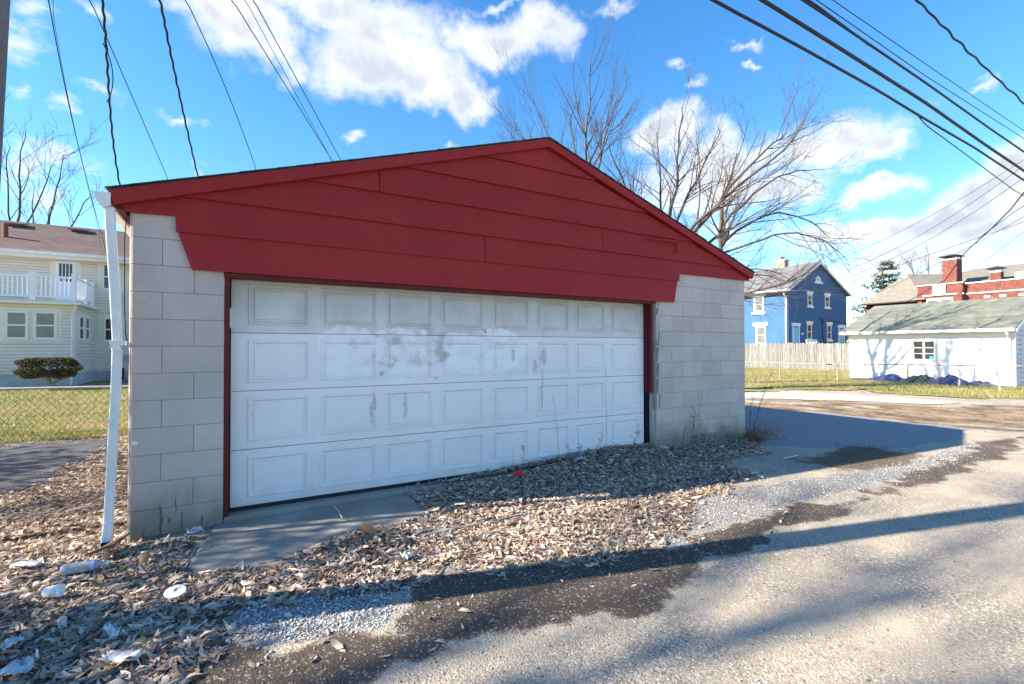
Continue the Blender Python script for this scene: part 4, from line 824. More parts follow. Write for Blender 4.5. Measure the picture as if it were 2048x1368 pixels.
# ------------------------------------------------------------------ white block garage across the lot
m_wblk = mat('white_painted_block', (0.80, 0.78, 0.75), 0.8, (0.74, 0.72, 0.69), 1.5, 0.3, 25, rnd=0.03)
m_gsh = shingle_mat('grey_green_shingle', (0.14, 0.15, 0.125), (0.21, 0.215, 0.18), (0.09, 0.10, 0.085))
m_lav = mat('lavender_siding', (0.60, 0.58, 0.62), 0.6, rnd=0.05)
shed = thing('shed', (27, 4, 0), 'low white block shed with a mossy grey shingle roof and one small window', 'shed')
SX, SY0, SY1 = 25.0, 1.5, 6.84
s = MB(); s.box(SX + .012, 31, SY0 + .03, SY1, -.05, 2.06); s.prism([(SX + .2, 2.06), (30.9, 2.06), (28, 3.40)], SY0 + .031, SY1 - .001); s.build('wall', m_wblk, shed)
fsb = F((SX, 0, 0), (0, -1, 0), (-1, 0, 0))
_k = {}
for c_ in range(10):
    y = SY1; off = .2 if c_ % 2 else .4; first = True
    while y > SY0 + .02:
        w_ = off if first else .4; first = False
        y2 = max(SY0 + .002, y - w_)
        zc0, zc1 = c_ * .205, (c_ + 1) * .205
        if not (zc1 > .93 and zc0 < 1.66 and y2 < 4.46 and y > 3.75):
            k = round(y - y2, 3)
            if k not in _k: _k[k] = MB().box(0, .03, .0015, k - .0015, .0015, .2035).mesh('wall_block', m_wblk)
            inst('wall_block', _k[k], shed, (SX + R.uniform(-.002, .001), y2, zc0))
        y = y2
# infill beside the window, its frame and six panes
MB().fbox(fsb, -4.82, -3.6, -.03, -.004, .82, 1.86).build('window_infill', m_wblk, shed)
wn = MB(); wn.fbox(fsb, -4.50, -4.43, -.002, .05, .88, 1.72); wn.fbox(fsb, -3.78, -3.71, -.002, .05, .88, 1.72); wn.fbox(fsb, -4.43, -3.78, -.002, .05, 1.655, 1.72); wn.fbox(fsb, -4.43, -3.78, -.002, .06, .88, .935)
wn.fbox(fsb, -4.14, -4.07, -.002, .045, .935, 1.655)
for z in (1.16, 1.40): wn.fbox(fsb, -4.43, -4.14, -.002, .04, z - .015, z + .015); wn.fbox(fsb, -4.07, -3.78, -.002, .04, z - .015, z + .015)
wn = wn.build('window', m_bwh, shed)
for (a, b_) in ((-4.43, -4.14), (-4.07, -3.78)):
    for (c_, d) in ((.935, 1.145), (1.175, 1.385), (1.415, 1.655)): MB().fbox(fsb, a, b_, -.001, .012, c_, d).build('window_pane', m_glass, wn)
MB().fbox(fsb, -3.93, -3.80, .013, .03, .94, 1.06).build('teal_bottle', mat('teal_plastic', (.05, .45, .45), .4), wn)
s = MB(); s.prism([(SX - .28, 2.08), (28, 3.42), (31.3, 2.05), (31.3, 1.97), (28, 3.34), (SX - .28, 2.0)], SY0 - .12, SY1 + .25); rs = s.build('roof', m_gsh, shed)
shingle_roof(rs, (SX - .31, 2.085), (28, 3.435), SY0 - .14, SY1 + .27, m_gsh, 'y', 24, .022)
s = MB(); s.box(SX - .40, SX - .29, SY0 - .12, SY1 + .25, 1.99, 2.10); s.build('gutter', m_white, shed)
s = MB(); s.box(SX - .28, SX - .003, SY0 - .1, SY1 + .2, 1.955, 1.985); s.fbox(fsb, -SY1, -SY0, .0, .02, 1.80, 1.95); s.build('eave_board', m_bwh, shed)
MB().tube([(SX - .34, SY0 + .1, 2.0), (SX - .3, SY0 + .1, 1.9), (SX - .06, SY0 + .1, 1.72), (SX - .06, SY0 + .1, 0.02)], .045, 6).build('downspout', m_white, shed)
fsf = F((0, SY0, 0), (1, 0, 0), (0, -1, 0))
clap(shed, fsf, SX + .12, 31, 0, 2.04, .17, m_lav)
for i in range(8):
    za = 2.04 + i * .165; w_ = 3.0 * (1 - (i + .5) / 8.2); MB().fbox(fsf, 28 - w_, 28 + w_ * .96, 0, .026, za, za + .165, .006).build('siding_board', m_lav, shed)
MB().fbox(fsf, SX, SX + .12, -.028, .04, 0, 2.02).build('corner_board', m_bwh, shed)
s = MB(); s.prism([(SX - .3, 1.97), (28, 3.33), (28, 3.43), (SX - .3, 2.07)], SY0 - .16, SY0 - .125); s.prism([(31.3, 1.97), (28, 3.33), (28, 3.43), (31.3, 2.05)], SY0 - .16, SY0 - .125); s.build('rake_trim', m_bwh, shed)
s = MB()
for i in range(4): s.fbox(fsf, 25.6, 28.2, .03, .05, .02 + i * .46, .46 + i * .46)
s.build('garage_door', m_lav, shed)

# ------------------------------------------------------------------ red brick building behind
m_tan = shingle_mat('tan_shingle', (0.18, 0.16, 0.13), (0.24, 0.215, 0.175), (0.13, 0.115, 0.095))
m_lime = mat('pale_limestone', (0.72, 0.68, 0.62), .8, (.62, .58, .52), 2)
bb = thing('brick_building', (60, 12, 0), 'red brick building with tall capped chimneys and a white stone parapet behind the shed', 'building')
s = MB(); s.box(57.6, 72, -6, 12.6, 0, 7.10); s.box(57.0, 72, 12.6, 15.87, 0, 7.17); s.box(57.3, 72, 15.87, 20.3, 0, 5.7); s.build('wall', m_rbr, bb)
s = MB(); s.box(57.50, 57.6, -6, 12.6, 6.15, 6.27); s.box(56.88, 57.0, 12.5, 15.95, 6.17, 6.29); s.box(57.52, 57.8, -6, 12.59, 7.10, 7.2); s.box(56.9, 57.2, 12.55, 15.9, 7.17, 7.26); s.box(56.84, 56.99, 13.75, 14.7, 6.2, 7.15); s.build('stone_band', m_lime, bb)
for (a, b_) in ((12.6, 12.95), (15.5, 15.87)): MB().box(56.82, 57.0, a, b_, 4, 6.42).build('stone_pier', m_rbr, bb)
s = MB()
for (a, b_) in ((10.95, 11.35), (9.95, 10.35), (8.8, 9.2)): s.box(57.57, 57.61, a, b_, 5.72, 5.92)
s.build('stone_tile', m_lime, bb)
for (a, b_) in ((13.35, 14.15), (14.3, 15.1)): 
    w = MB().box(56.93, 57.0, a - .1, b_ + .1, 4.4, 5.95).build('window', m_lime, bb); MB().box(56.915, 56.93, a, b_, 4.5, 5.75).build('window_pane', m_glassl, w)
def pyr(base, z0, apex0, apex1, m, name, parent):
    """hip roof: base rectangle x0,x1,y0,y1 with ridge between two points"""
    x0, x1, y0, y1 = base
    v = [(x0, y0, z0), (x1, y0, z0), (x1, y1, z0), (x0, y1, z0), apex0, apex1]
    return MB().add(v, [(0, 1, 4), (1, 2, 5, 4), (2, 3, 5), (3, 0, 4, 5), (0, 3, 2, 1)]).build(name, m, parent)
h1 = MB().add([(56.6, 15.2, 5.9), (56.6, 20.5, 5.85), (61, 18.2, 9.0), (66, 15.5, 9.0), (70, 20.5, 5.85), (70, 15, 5.9), (61, 15.6, 7.7)], [(0, 2, 1), (1, 2, 3, 4), (0, 6, 3, 2), (0, 5, 3, 6), (0, 1, 4, 5)]).build('hip_roof', m_tan, bb)
MB().prism([(56.55, 5.75), (70, 5.75), (70, 5.86), (56.55, 5.86)], 15.88, 20.55).build('eave_board', mat('dark_eave', (.05, .035, .03), .8), h1)
pyr((60, 78, 4, 19), 7.1, (66.5, 9.5, 9.5), (67, 14.9, 9.5), m_tan, 'hip_roof', bb)
def chimney(x0, x1, y0, y1, z0, z1):
    c_ = MB().box(x0, x1, y0, y1, z0, z1).build('chimney', m_rbr, bb)
    MB().box(x0 - .04, x1 + .04, y0 - .04, y1 + .04, z1, z1 + .12).build('chimney_crown', m_lime, c_)
    s = MB()
    for a in (x0 + .08, x1 - .08):
        for b_ in (y0 + .08, y1 - .08): s.box(a - .03, a + .03, b_ - .03, b_ + .03, z1 + .12, z1 + .36)
    s.build('chimney_mesh', mat('grey_screen', (.3, .32, .34), .5), c_)
    v = [(x0 - .28, y0 - .28, z1 + .36), (x1 + .28, y0 - .28, z1 + .36), (x1 + .28, y1 + .28, z1 + .36), (x0 - .28, y1 + .28, z1 + .36), ((x0 + x1) / 2, (y0 + y1) / 2, z1 + .62)]
    MB().add(v, [(0, 1, 4), (1, 2, 4), (2, 3, 4), (3, 0, 4), (0, 3, 2, 1)]).build('chimney_cap', mat('dark_metal', (.05, .05, .055), .5), c_)
chimney(58.5, 59.75, 13.45, 14.5, 7.1, 9.55); chimney(60.0, 60.8, 10.9, 11.6, 7.1, 8.15)
MB().box(58.7, 59.3, 9.0, 9.7, 7.1, 7.85).build('roof_hatch', m_bwh, bb)

# ------------------------------------------------------------------ chain link fences
m_galv = mat('galvanised_steel', (0.42, 0.42, 0.41), 0.45, (0.33, 0.32, 0.31), 6, metal=0.4)
m_rust = mat('rusty_pipe', (0.24, 0.19, 0.15), 0.7, (0.34, 0.31, 0.28), 5)
def chainlink(parent, A, B, z0, z1, pitch, r, m):
    A = Vector(A); B = Vector(B); L = (B - A).length; d = (B - A) / L; H = z1 - z0; s = MB()
    n = int(L / pitch) + int(H / pitch) + 1; nrm = Vector((-d.y, d.x, 0))
    for i in range(n):
        for sg in (1, -1):
            x0 = (i * pitch - H) if sg > 0 else i * pitch
            x1 = x0 + H * sg
            t0, t1 = 0.0, 1.0
            a, b_ = x0, x1
            def cl(t): return a + (b_ - a) * t
            ts = [0.0, 1.0]
            for lim in (0.0, L):
                if (a - lim) * (b_ - lim) < 0: ts.append((lim - a) / (b_ - a))
            ts = sorted(t for t in ts if -1e-6 <= cl(t) <= L + 1e-6)
            if len(ts) < 2: continue
            p = A + d * cl(ts[0]) + Vector((0, 0, z0 + H * ts[0])) + nrm * (r * sg); q = A + d * cl(ts[-1]) + Vector((0, 0, z0 + H * ts[-1])) + nrm * (r * sg)
            if (p - q).length > .01: s.tube([p, q], r, 3, False)
    o = s.build('wire_mesh', m, parent); o['kind'] = 'stuff'
lf = thing('chain_link_fence', (-1.5, 5.35, 0), 'low chain link fence between the asphalt driveway and the left lawn', 'fence')
A, B = (-7.5, 6.9, 0), (1.6, 4.62, 0)
MB().tube([(A[0], A[1], .80), (B[0], B[1], .80)], .020, 8).build('top_rail', m_galv, lf)
chainlink(lf, A, B, .02, .80, .105, .0023, mat('dull_wire', (0.10, 0.10, 0.095), .7))
for t in (0.02, .30, .98): 
    x = A[0] + (B[0] - A[0]) * t; y = A[1] + (B[1] - A[1]) * t; MB().tube([(x, y, -.1), (x, y, .84)], .024, 8).build('fence_post', m_galv, lf)
rf = thing('chain_link_fence', (22.3, 4, 0), 'sagging chain link fence with a rusty top rail in front of the white shed', 'fence')
MB().tube([(22.3, 13, .70), (22.3, 8.4, .71), (22.32, 6.05, .70), (22.3, 3.65, .78), (22.3, 1.25, .80), (22.3, -3, .90)], .022, 8).build('top_rail', m_rust, rf)
chainlink(rf, (22.3, 12, 0), (22.3, -3, 0), .02, .72, .15, .0022, m_rust)
for (y, dz) in ((8.47, 0), (6.05, 0), (3.65, .05), (-1.2, .12)): MB().tube([(22.3, y, -.1), (22.3, y, .72 + dz)], .028, 8).build('fence_post', m_rust, rf)
MB().tube([(22.3, 1.15, -.1), (22.3, 1.28, .83)], .035, 8).build('fence_post', m_galv, rf)
MB().tube([(22.35, 2.2, -.1), (22.35, 2.2, .30)], .03, 8).build('broken_post', m_rust, rf)

# ------------------------------------------------------------------ tarps heaped along the shed
def tarp(name, cx, cy, lx, ly, h, seed, m, label):
    nx, ny = 46, 26; xs_ = np.linspace(-1, 1, nx); ys_ = np.linspace(-1, 1, ny); X, Y = np.meshgrid(xs_, ys_); X = X.ravel(); Y = Y.ravel()
    rr = np.sqrt(X ** 2 + Y ** 2 * .9); e = np.clip(1 - rr ** 1.8, 0, 1)
    wx = X * ly; wy = Y * lx
    rid = np.abs(fbm(wx + seed * 7.1 + .5 * wy, wy * .7 + seed, 2.2, 4)) * 2.2
    rid2 = np.abs(fbm(wx * 1.2 + seed * 3.3, wy + .6 * wx, 5.5, 3)) * .8
    z = h * e * (.55 + .6 * fbm(wx + seed, wy, 1.3, 2) + .6 * (1 - rid)) - .26 * rid2 * e ** .5
    z = z - .09 * np.abs(np.sin(5.5 * wy + 4.0 * wx + 9 * fbm(wx + seed, wy, 1.7, 3))) * e ** .6
    ang = np.arctan2(Y, X); k = 1 + .18 * np.sin(3 * ang + seed) + .12 * np.sin(7 * ang + seed * 2)
    V = np.stack([cx + Y * lx * k, cy + X * ly * k, np.where(e > 0, np.maximum(z, 0) + .03, .012)], 1)
    i, j = np.meshgrid(np.arange(nx - 1), np.arange(ny - 1)); a = (j * nx + i).ravel(); q = np.stack([a, a + 1, a + nx + 1, a + nx], 1)
    q = q[rr[q].min(1) < 1.0]
    me = raw_mesh(name, V, [q], m); o = bpy.data.objects.new(name, me); COL.objects.link(o)
    tag(o, label, 'tarp', 'tarps heaped beside the shed'); return o
m_tb = mat('blue_tarp', (0.016, 0.040, 0.15), 0.4, (0.007, 0.015, 0.06), 6, 0.8, 14, spec=.5); m_tg = mat('green_tarp', (0.035, 0.075, 0.06), 0.5, (0.018, 0.045, 0.036), 6, 0.8, 14, spec=.5)
tarp('tarp', 24.45, 6.0, .30, .55, .14, 1.3, m_tg, 'thin low green tarp at the far left end of the tarp row')
tarp('tarp', 24.25, 4.95, .38, .72, .34, 2.6, m_tb, 'blue tarp bunched between the two green tarps below the shed window')
tarp('tarp', 24.05, 3.9, .40, .75, .38, 4.1, m_tg, 'largest dark green tarp, heaped below the right edge of the shed window')
tarp('tarp', 23.9, 2.95, .42, .80, .33, 5.7, m_tb, 'large crumpled blue tarp right of the big green tarp')
tarp('tarp', 24.3, 2.05, .34, .55, .17, 7.9, m_tb, 'small flat blue tarp end nearest the shed downspout')

# ------------------------------------------------------------------ utility pole and cables
m_pole = mat('weathered_pole', (0.16, 0.13, 0.115), 0.9, (0.23, 0.195, 0.17), 6, 0.8, 40, stretch=(3, 3, .25))
pole = thing('utility_pole', (-.49, -1.20, 0), 'thick weathered wooden utility pole at the left edge of the alley', 'utility pole')
MB().tube([(-.545, -1.19, -.3), (-.495, -1.195, 1.4), (-.375, -1.20, 5), (-.235, -1.21, 9.2)], [.150, .140, .130, .110], 20).build('shaft', m_pole, pole, smooth=True)
s = MB(); s.box(-.40, -.20, -2.1, -.4, 8.5, 8.62); s.build('crossarm', m_pole, pole)
for y in (-2.0, -1.6, -.9, -.5): MB().tube([(-.30, y, 8.62), (-.30, y, 8.70), (-.30, y, 8.78)], [.03, .05, .035], 8).build('insulator', mat('porcelain', (.25, .13, .08), .3), pole)
pole2 = thing('utility_pole', (5, 21, 0), 'second wooden utility pole standing hidden behind the red gable', 'utility pole')
MB().tube([(5, 21, -.3), (5, 21, 4), (5, 21, 8.0)], [.15, .13, .11], 14).build('shaft', m_pole, pole2, smooth=True)
m_cab = mat('black_cable', (0.012, 0.012, 0.018), 0.5)
def smooth_path(pts, n=10):
    P = [Vector(p) for p in pts]; out = []
    for i in range(len(P) - 1):
        p0 = P[max(i - 1, 0)]; p1 = P[i]; p2 = P[i + 1]; p3 = P[min(i + 2, len(P) - 1)]
        for k in range(n):
            t = k / n; out.append(.5 * ((2 * p1) + (-p0 + p2) * t + (2 * p0 - 5 * p1 + 4 * p2 - p3) * t * t + (-p0 + 3 * p1 - 3 * p2 + p3) * t ** 3))
    out.append(P[-1]); return out
def cable(pts, r, label, wavy=0.0, n=10, group='overhead cables'):
    P = [Vector(p) for p in pts]; q = [P[0]]
    for a, b in zip(P[:-1], P[1:]):           # split long spans so the curve stays taut
        k = max(1, int((b - a).length / .7)); q += [a.lerp(b, (i + 1) / k) for i in range(k)]
    p = smooth_path(q, 12 if wavy else 2)
    if wavy: p = [v + Vector((math.sin(i * .42), math.cos(i * .37 + 1), math.sin(i * .29))) * wavy for i, v in enumerate(p)]
    o = MB().tube(p, r, 8).build('overhead_cable', m_cab, smooth=True); tag(o, label, 'cable', group)
def sag(p, q, s, n=8):
    p = Vector(p); q = Vector(q); return [p.lerp(q, k / n) - Vector((0, 0, s * 4 * (k / n) * (1 - k / n))) for k in range(n + 1)]
# along the alley towards the far poles on the right (level lines)
cable([(-.2, -1.2, 5.25)] + [(4.99, -1.2, 5.05), (6.61, -1.2, 5.06), (8.47, -1.2, 5.05), (9.91, -1.2, 5.01), (12.13, -1.2, 4.97), (15.13, -1.2, 4.83), (50, -1.2, 4.6)], .017, 'lowest thick cable of the bundle crossing the upper right sky', n=6)
cable([(-.2, -1.2, 5.5)] + [(5.86, -1.2, 5.36), (7.54, -1.2, 5.33), (10.09, -1.2, 5.27), (12.74, -1.2, 5.13), (15.13, -1.2, 5.03), (50, -1.2, 4.8)], .022, 'thickest cable, second from the bottom of the upper right bundle', n=6)
cable([(-.2, -1.2, 5.75)] + [(6.62, -1.2, 5.66), (7.55, -1.2, 5.65), (10.1, -1.2, 5.59), (12.88, -1.2, 5.49), (15.15, -1.2, 5.43), (50, -1.2, 5.2)], .016, 'medium cable above the thickest one in the upper right bundle', n=6)
cable([(6.0, -1.2, 5.69), (7.0, -1.2, 5.70), (8.3, -1.2, 5.615)], .012, 'short strand joining the medium cable near the top of the picture', n=6)
cable([(-.2, -1.2, 5.95), (6.97, -1.2, 5.77), (10.1, -1.2, 5.70), (15.16, -1.2, 5.72), (50, -1.2, 5.6)], .006, 'thin wire just above the medium cable in the upper right bundle', n=6)
cable([(-.2, -1.2, 6.1), (7.36, -1.2, 5.91), (10.11, -1.2, 5.89), (15.17, -1.2, 5.88), (50, -1.2, 5.8)], .0055, 'thin topmost wire of the upper right bundle', n=6)
cable([(-0.3, -1.2, 8.5), (10.259, -0.993, 7.17), (10.613, -0.987, 7.144), (10.985, -0.981, 7.118), (11.377, -0.975, 7.092), (11.788, -0.97, 7.066), (12.222, -0.964, 7.04), (12.679, -0.959, 7.014), (13.162, -0.955, 6.989), (13.672, -0.951, 6.963), (14.213, -0.947, 6.937), (14.787, -0.944, 6.911), (15.396, -0.941, 6.885), (16.044, -0.939, 6.859), (16.735, -0.937, 6.833), (30, -1.5, 6.2)], .017, 'wavy twisted cable alone in the top right corner', .010, 1)
cable([(9.85, -1.2, 5.0), (10.221, -1.165, 4.956), (10.827, -1.148, 4.922), (11.486, -1.13, 4.885), (12.204, -1.11, 4.845), (12.989, -1.088, 4.8), (13.852, -1.064, 4.752), (14.805, -1.038, 4.698), (15.863, -1.009, 4.639), (18.5, 0.6, 4.4)], .008, 'thin drop wire hanging below the lowest thick cable', 0.0, 1)
cable([(19, -9, 9.2), (29.167, 1.991, 8.117), (34.575, 3.936, 8.333), (39.669, 6.066, 8.392), (44.156, 8.555, 7.917), (48.589, 11.086, 6.645), (55, 16, 5.6)], .03, 'drooping cable that crosses in front of the big brick chimney')
for i, (a, b_, sg, lab) in enumerate([((34.0, 12.2, 6.9), (31.8, 2.0, 10.4), .9, 'highest of the faint wires rising to the right of the bare trees'),
        ((34.5, 11.5, 6.3), (32.0, 2.6, 9.9), 1.0, 'second faint wire rising to the right of the bare trees'), ((34.8, 11.2, 6.0), (32.0, 2.6, 9.35), .9, 'third faint wire rising to the right of the bare trees'),
        ((34.9, 10.3, 4.6), (32.0, 2.65, 7.5), .3, 'faint wire passing just above the shed roof and chimneys'), ((34.0, 10.9, 5.5), (32.0, 2.66, 7.2), .0, 'lower straight wire behind the big brick chimney'),
        ((40.5, 7.0, 6.3), (32.0, 2.66, 6.85), .0, 'short wire between the two brick chimneys')]):
    cable(sag(a, b_, sg * .5), .011, lab, n=2, group='distant wires over the lot')
# service drops from the pole to the houses behind the garage
cable([(-0.3, -1.2, 8.5), (-1.949, 6.004, 7.19), (-2.017, 6.456, 7.123), (-2.09, 6.95, 7.05), (-2.166, 7.491, 6.97), (-2.248, 8.088, 6.882), (-2.336, 8.75, 6.786), (-2.431, 9.487, 6.679), (-2.534, 10.314, 6.56), (-2.647, 11.249, 6.426), (-2.772, 12.316, 6.273), (-2.912, 13.544, 6.099), (-3.071, 14.974, 5.896), (-3.253, 16.661, 5.659), (-3.467, 18.681, 5.375), (-3.8, 21.5, 5.0)], .009, 'thin wire reaching the beige house, farthest left in the sky', 0.0, 1)
cable([(-0.3, -1.2, 8.5), (-2.175, 7.288, 7.433), (-2.246, 7.741, 7.387), (-2.322, 8.232, 7.337), (-2.401, 8.764, 7.284), (-2.486, 9.344, 7.226), (-2.577, 9.978, 7.163), (-2.675, 10.675, 7.094), (-2.781, 11.445, 7.018), (-2.896, 12.299, 6.935), (-3.022, 13.254, 6.842), (-3.162, 14.327, 6.738), (-3.317, 15.544, 6.621), (-3.491, 16.934, 6.487), (-3.688, 18.54, 6.334), (-4.0, 21.6, 5.3)], .005, 'faint hairline wire beside the farthest left wire', 0.0, 1)
cable([(-0.3, -1.2, 8.5), (-1.094, 4.996, 6.912), (-1.115, 5.217, 6.854), (-1.14, 5.45, 6.794), (-1.169, 5.696, 6.729), (-1.202, 5.957, 6.662), (-1.239, 6.233, 6.59), (-1.278, 6.524, 6.515), (-1.32, 6.833, 6.435), (-1.365, 7.159, 6.35), (-1.411, 7.505, 6.261), (-1.459, 7.871, 6.166), (-1.507, 8.259, 6.065), (-1.555, 8.671, 5.958), (-1.603, 9.109, 5.844), (-1.648, 9.574, 5.722), (-1.692, 10.071, 5.593), (-1.731, 10.602, 5.454), (-1.765, 11.169, 5.305), (-1.9, 21.9, 4.9)], .019, 'kinked twisted cable with a loose loop, above the gutter corner', .007, 1)
cable([(-1.266, 6.116, 6.615), (-1.238, 6.215, 6.571), (-1.219, 6.321, 6.518), (-1.209, 6.436, 6.456), (-1.211, 6.561, 6.391), (-1.224, 6.695, 6.324), (-1.25, 6.84, 6.259), (-1.291, 6.997, 6.199), (-1.347, 7.166, 6.148), (-1.42, 7.349, 6.109)], .009, 'loose loop of wire hanging off the kinked twisted cable', 0.0, 1)
cable([(-0.3, -1.2, 8.5), (-1.394, 5.718, 7.175), (-1.372, 6.038, 7.13), (-1.348, 6.383, 7.082), (-1.322, 6.756, 7.03), (-1.293, 7.159, 6.974), (-1.263, 7.596, 6.913), (-1.23, 8.073, 6.846), (-1.193, 8.595, 6.773), (-1.153, 9.168, 6.693), (-1.109, 9.8, 6.605), (-1.06, 10.501, 6.507), (-1.005, 11.284, 6.398), (-0.944, 12.162, 6.276), (-0.874, 13.155, 6.137), (5, 21, 7.6)], .009, 'straight thin wire crossing the kinked twisted cable', 0.0, 1)
cable([(-0.3, -1.2, 8.5), (-0.326, 4.552, 6.828), (-0.32, 4.756, 6.781), (-0.312, 4.97, 6.731), (-0.304, 5.194, 6.679), (-0.295, 5.431, 6.624), (-0.285, 5.679, 6.566), (-0.274, 5.941, 6.506), (-0.261, 6.218, 6.442), (-0.247, 6.51, 6.374), (-0.232, 6.82, 6.303), (-0.216, 7.148, 6.227), (-0.198, 7.498, 6.147), (-0.178, 7.87, 6.061), (-0.156, 8.267, 5.97), (-0.132, 8.692, 5.872), (-0.105, 9.147, 5.768), (-0.076, 9.638, 5.655), (-0.043, 10.166, 5.534), (1.2, 21.0, 6.0)], .018, 'thick twisted cable meeting the left slope of the red gable', .006, 1)
cable([(-0.3, -1.2, 8.5), (-0.054, 4.955, 7.177), (0.023, 5.21, 7.135), (0.102, 5.484, 7.088), (0.185, 5.778, 7.037), (0.271, 6.095, 6.981), (0.361, 6.438, 6.919), (0.455, 6.809, 6.851), (0.555, 7.212, 6.777), (0.66, 7.651, 6.695), (0.771, 8.131, 6.604), (0.889, 8.657, 6.503), (1.016, 9.237, 6.39), (1.153, 9.878, 6.264), (1.3, 10.59, 6.123), (5, 21, 7.6)], .009, 'thin wire between the thick twisted cable and the big cloud', 0.0, 1)
cable([(-0.3, -1.2, 8.5), (0.583, 4.585, 7.185), (0.704, 4.814, 7.148), (0.833, 5.059, 7.108), (0.971, 5.321, 7.065), (1.119, 5.602, 7.019), (1.279, 5.904, 6.969), (1.45, 6.23, 6.916), (1.636, 6.583, 6.858), (1.838, 6.965, 6.796), (2.057, 7.382, 6.727), (2.297, 7.837, 6.653), (2.561, 8.337, 6.571), (2.851, 8.888, 6.481), (3.173, 9.499, 6.381), (5, 21, 7.6)], .009, 'left wire of the three crossing the big cloud', 0.0, 1)
cable([(-0.3, -1.2, 8.5), (0.778, 4.472, 7.177), (0.881, 4.711, 7.154), (0.992, 4.966, 7.13), (1.11, 5.24, 7.105), (1.237, 5.533, 7.077), (1.374, 5.848, 7.048), (1.521, 6.188, 7.016), (1.68, 6.555, 6.981), (1.853, 6.954, 6.943), (2.041, 7.389, 6.903), (2.247, 7.864, 6.858), (2.473, 8.385, 6.809), (2.722, 8.96, 6.755), (2.998, 9.597, 6.695), (5, 21, 7.6)], .006, 'middle faint wire of the three crossing the big cloud', 0.0, 1)
cable([(-0.3, -1.2, 8.5), (0.887, 4.409, 7.189), (1.003, 4.641, 7.152), (1.126, 4.889, 7.111), (1.258, 5.154, 7.068), (1.4, 5.438, 7.022), (1.553, 5.745, 6.973), (1.718, 6.075, 6.919), (1.896, 6.432, 6.861), (2.089, 6.819, 6.799), (2.3, 7.241, 6.73), (2.53, 7.702, 6.655), (2.782, 8.209, 6.573), (3.06, 8.767, 6.483), (3.369, 9.385, 6.383), (5, 21, 7.6)], .009, 'right wire of the three crossing the big cloud', 0.0, 1)
# ------------------------------------------------------------------ bare trees
m_bark = mat('grey_bark', (0.20, 0.165, 0.135), 0.95, (0.30, 0.255, 0.215), 4, 0.6, 30)
m_twig = mat('pale_twig', (0.125, 0.10, 0.085), 0.9, (0.075, 0.06, 0.05), 2)
RT = Vector((0.865, -0.502, 0)); FW = Vector((0.502, 0.865, 0)); UPV = Vector((0, 0, 1))
def rnd_unit(rg):
    while True:
        v = Vector((rg.uniform(-1, 1), rg.uniform(-1, 1), rg.uniform(-1, 1)))
        if .05 < v.length < 1: return v.normalized()
def grow(mb, p, d, L, r, lev, rg, P):
    n = 4 if lev >= P['max'] else 6
    pts = [p.copy()]; rs = [r]; dirs = [d.copy()]
    for i in range(n):
        d = (d + rnd_unit(rg) * P['wig'] + UPV * P['up'] * (.6 if lev else .3) + P.get('bias', Vector((0, 0, 0))) * .1).normalized()
        p = p + d * (L / n); pts.append(p.copy()); rs.append(max(r * (1 - .72 * (i + 1) / n), P['rmin'])); dirs.append(d.copy())
    mb.tube(pts, rs, 5 if r > .03 else 3, False)
    if lev >= P['max']: return
    spawn(mb, pts, rs, dirs, L, lev, rg, P)
def spawn(mb, pts, rs, dirs, L, lev, rg, P):
    cnt = max(2, int(L * P['dens'][min(lev, len(P['dens']) - 1)]))
    n = len(pts) - 1
    for c_ in range(cnt):
        t = rg.uniform(.22, 1.0) * n; i = min(int(t), n - 1); f_ = t - i
        q = pts[i].lerp(pts[i + 1], f_); dd = dirs[min(i + 1, n)]
        side = rnd_unit(rg); side = (side - dd * side.dot(dd))
        if side.length < .01: continue
        side.normalize()
        nd = (dd * rg.uniform(.75, 1.1) + side * rg.uniform(.45, .85) + P.get('bias', Vector((0, 0, 0))) * .5).normalized()
        ln = L * rg.uniform(.28, .58) * (1.1 - .5 * t / n)
        if ln < P['lmin']: ln = P['lmin'] * rg.uniform(.8, 1.4)
        grow(mb, q, nd, ln, max(rs[i] * rg.uniform(.4, .62), P['rmin']), lev + 1, rg, P)
def tree(name, base, trunk, limbs, P, label, seed, group='bare trees', mats=None):
    rg = random.Random(seed); b = Vector(base)
    W_ = lambda q: b + RT * q[0] + UPV * q[1] + FW * (q[2] if len(q) > 2 else 0)
    t = thing(name, base, label, 'tree', group)
    s = MB(); p = [W_(q) for q in trunk[0]]; p = smooth_path(p, 4); n = len(p)
    s.tube(p, [trunk[1] + (trunk[2] - trunk[1]) * i / (n - 1) for i in range(n)], 10); s.build('trunk', m_bark, t, smooth=True)
    mb = MB()
    for pts, r0 in limbs:
        pp = smooth_path([W_(q) for q in pts], 3); n = len(pp)
        pp = [q + rnd_unit(rg) * (.05 if 0 < i < n - 1 else 0) * P.get('scale', 1) for i, q in enumerate(pp)]
        rs = [max(r0 * (1 - .8 * i / (n - 1)), P['rmin'] * 1.5) for i in range(n)]
        mb.tube(pp, rs, 7, False)
        dirs = [(pp[min(i + 1, n - 1)] - pp[max(i - 1, 0)]).normalized() for i in range(n)]
        L = sum((pp[i + 1] - pp[i]).length for i in range(n - 1))
        spawn(mb, pp, rs, dirs, L, 0, rg, P)
    mb.build('branches', m_twig, t, smooth=True)
    return t
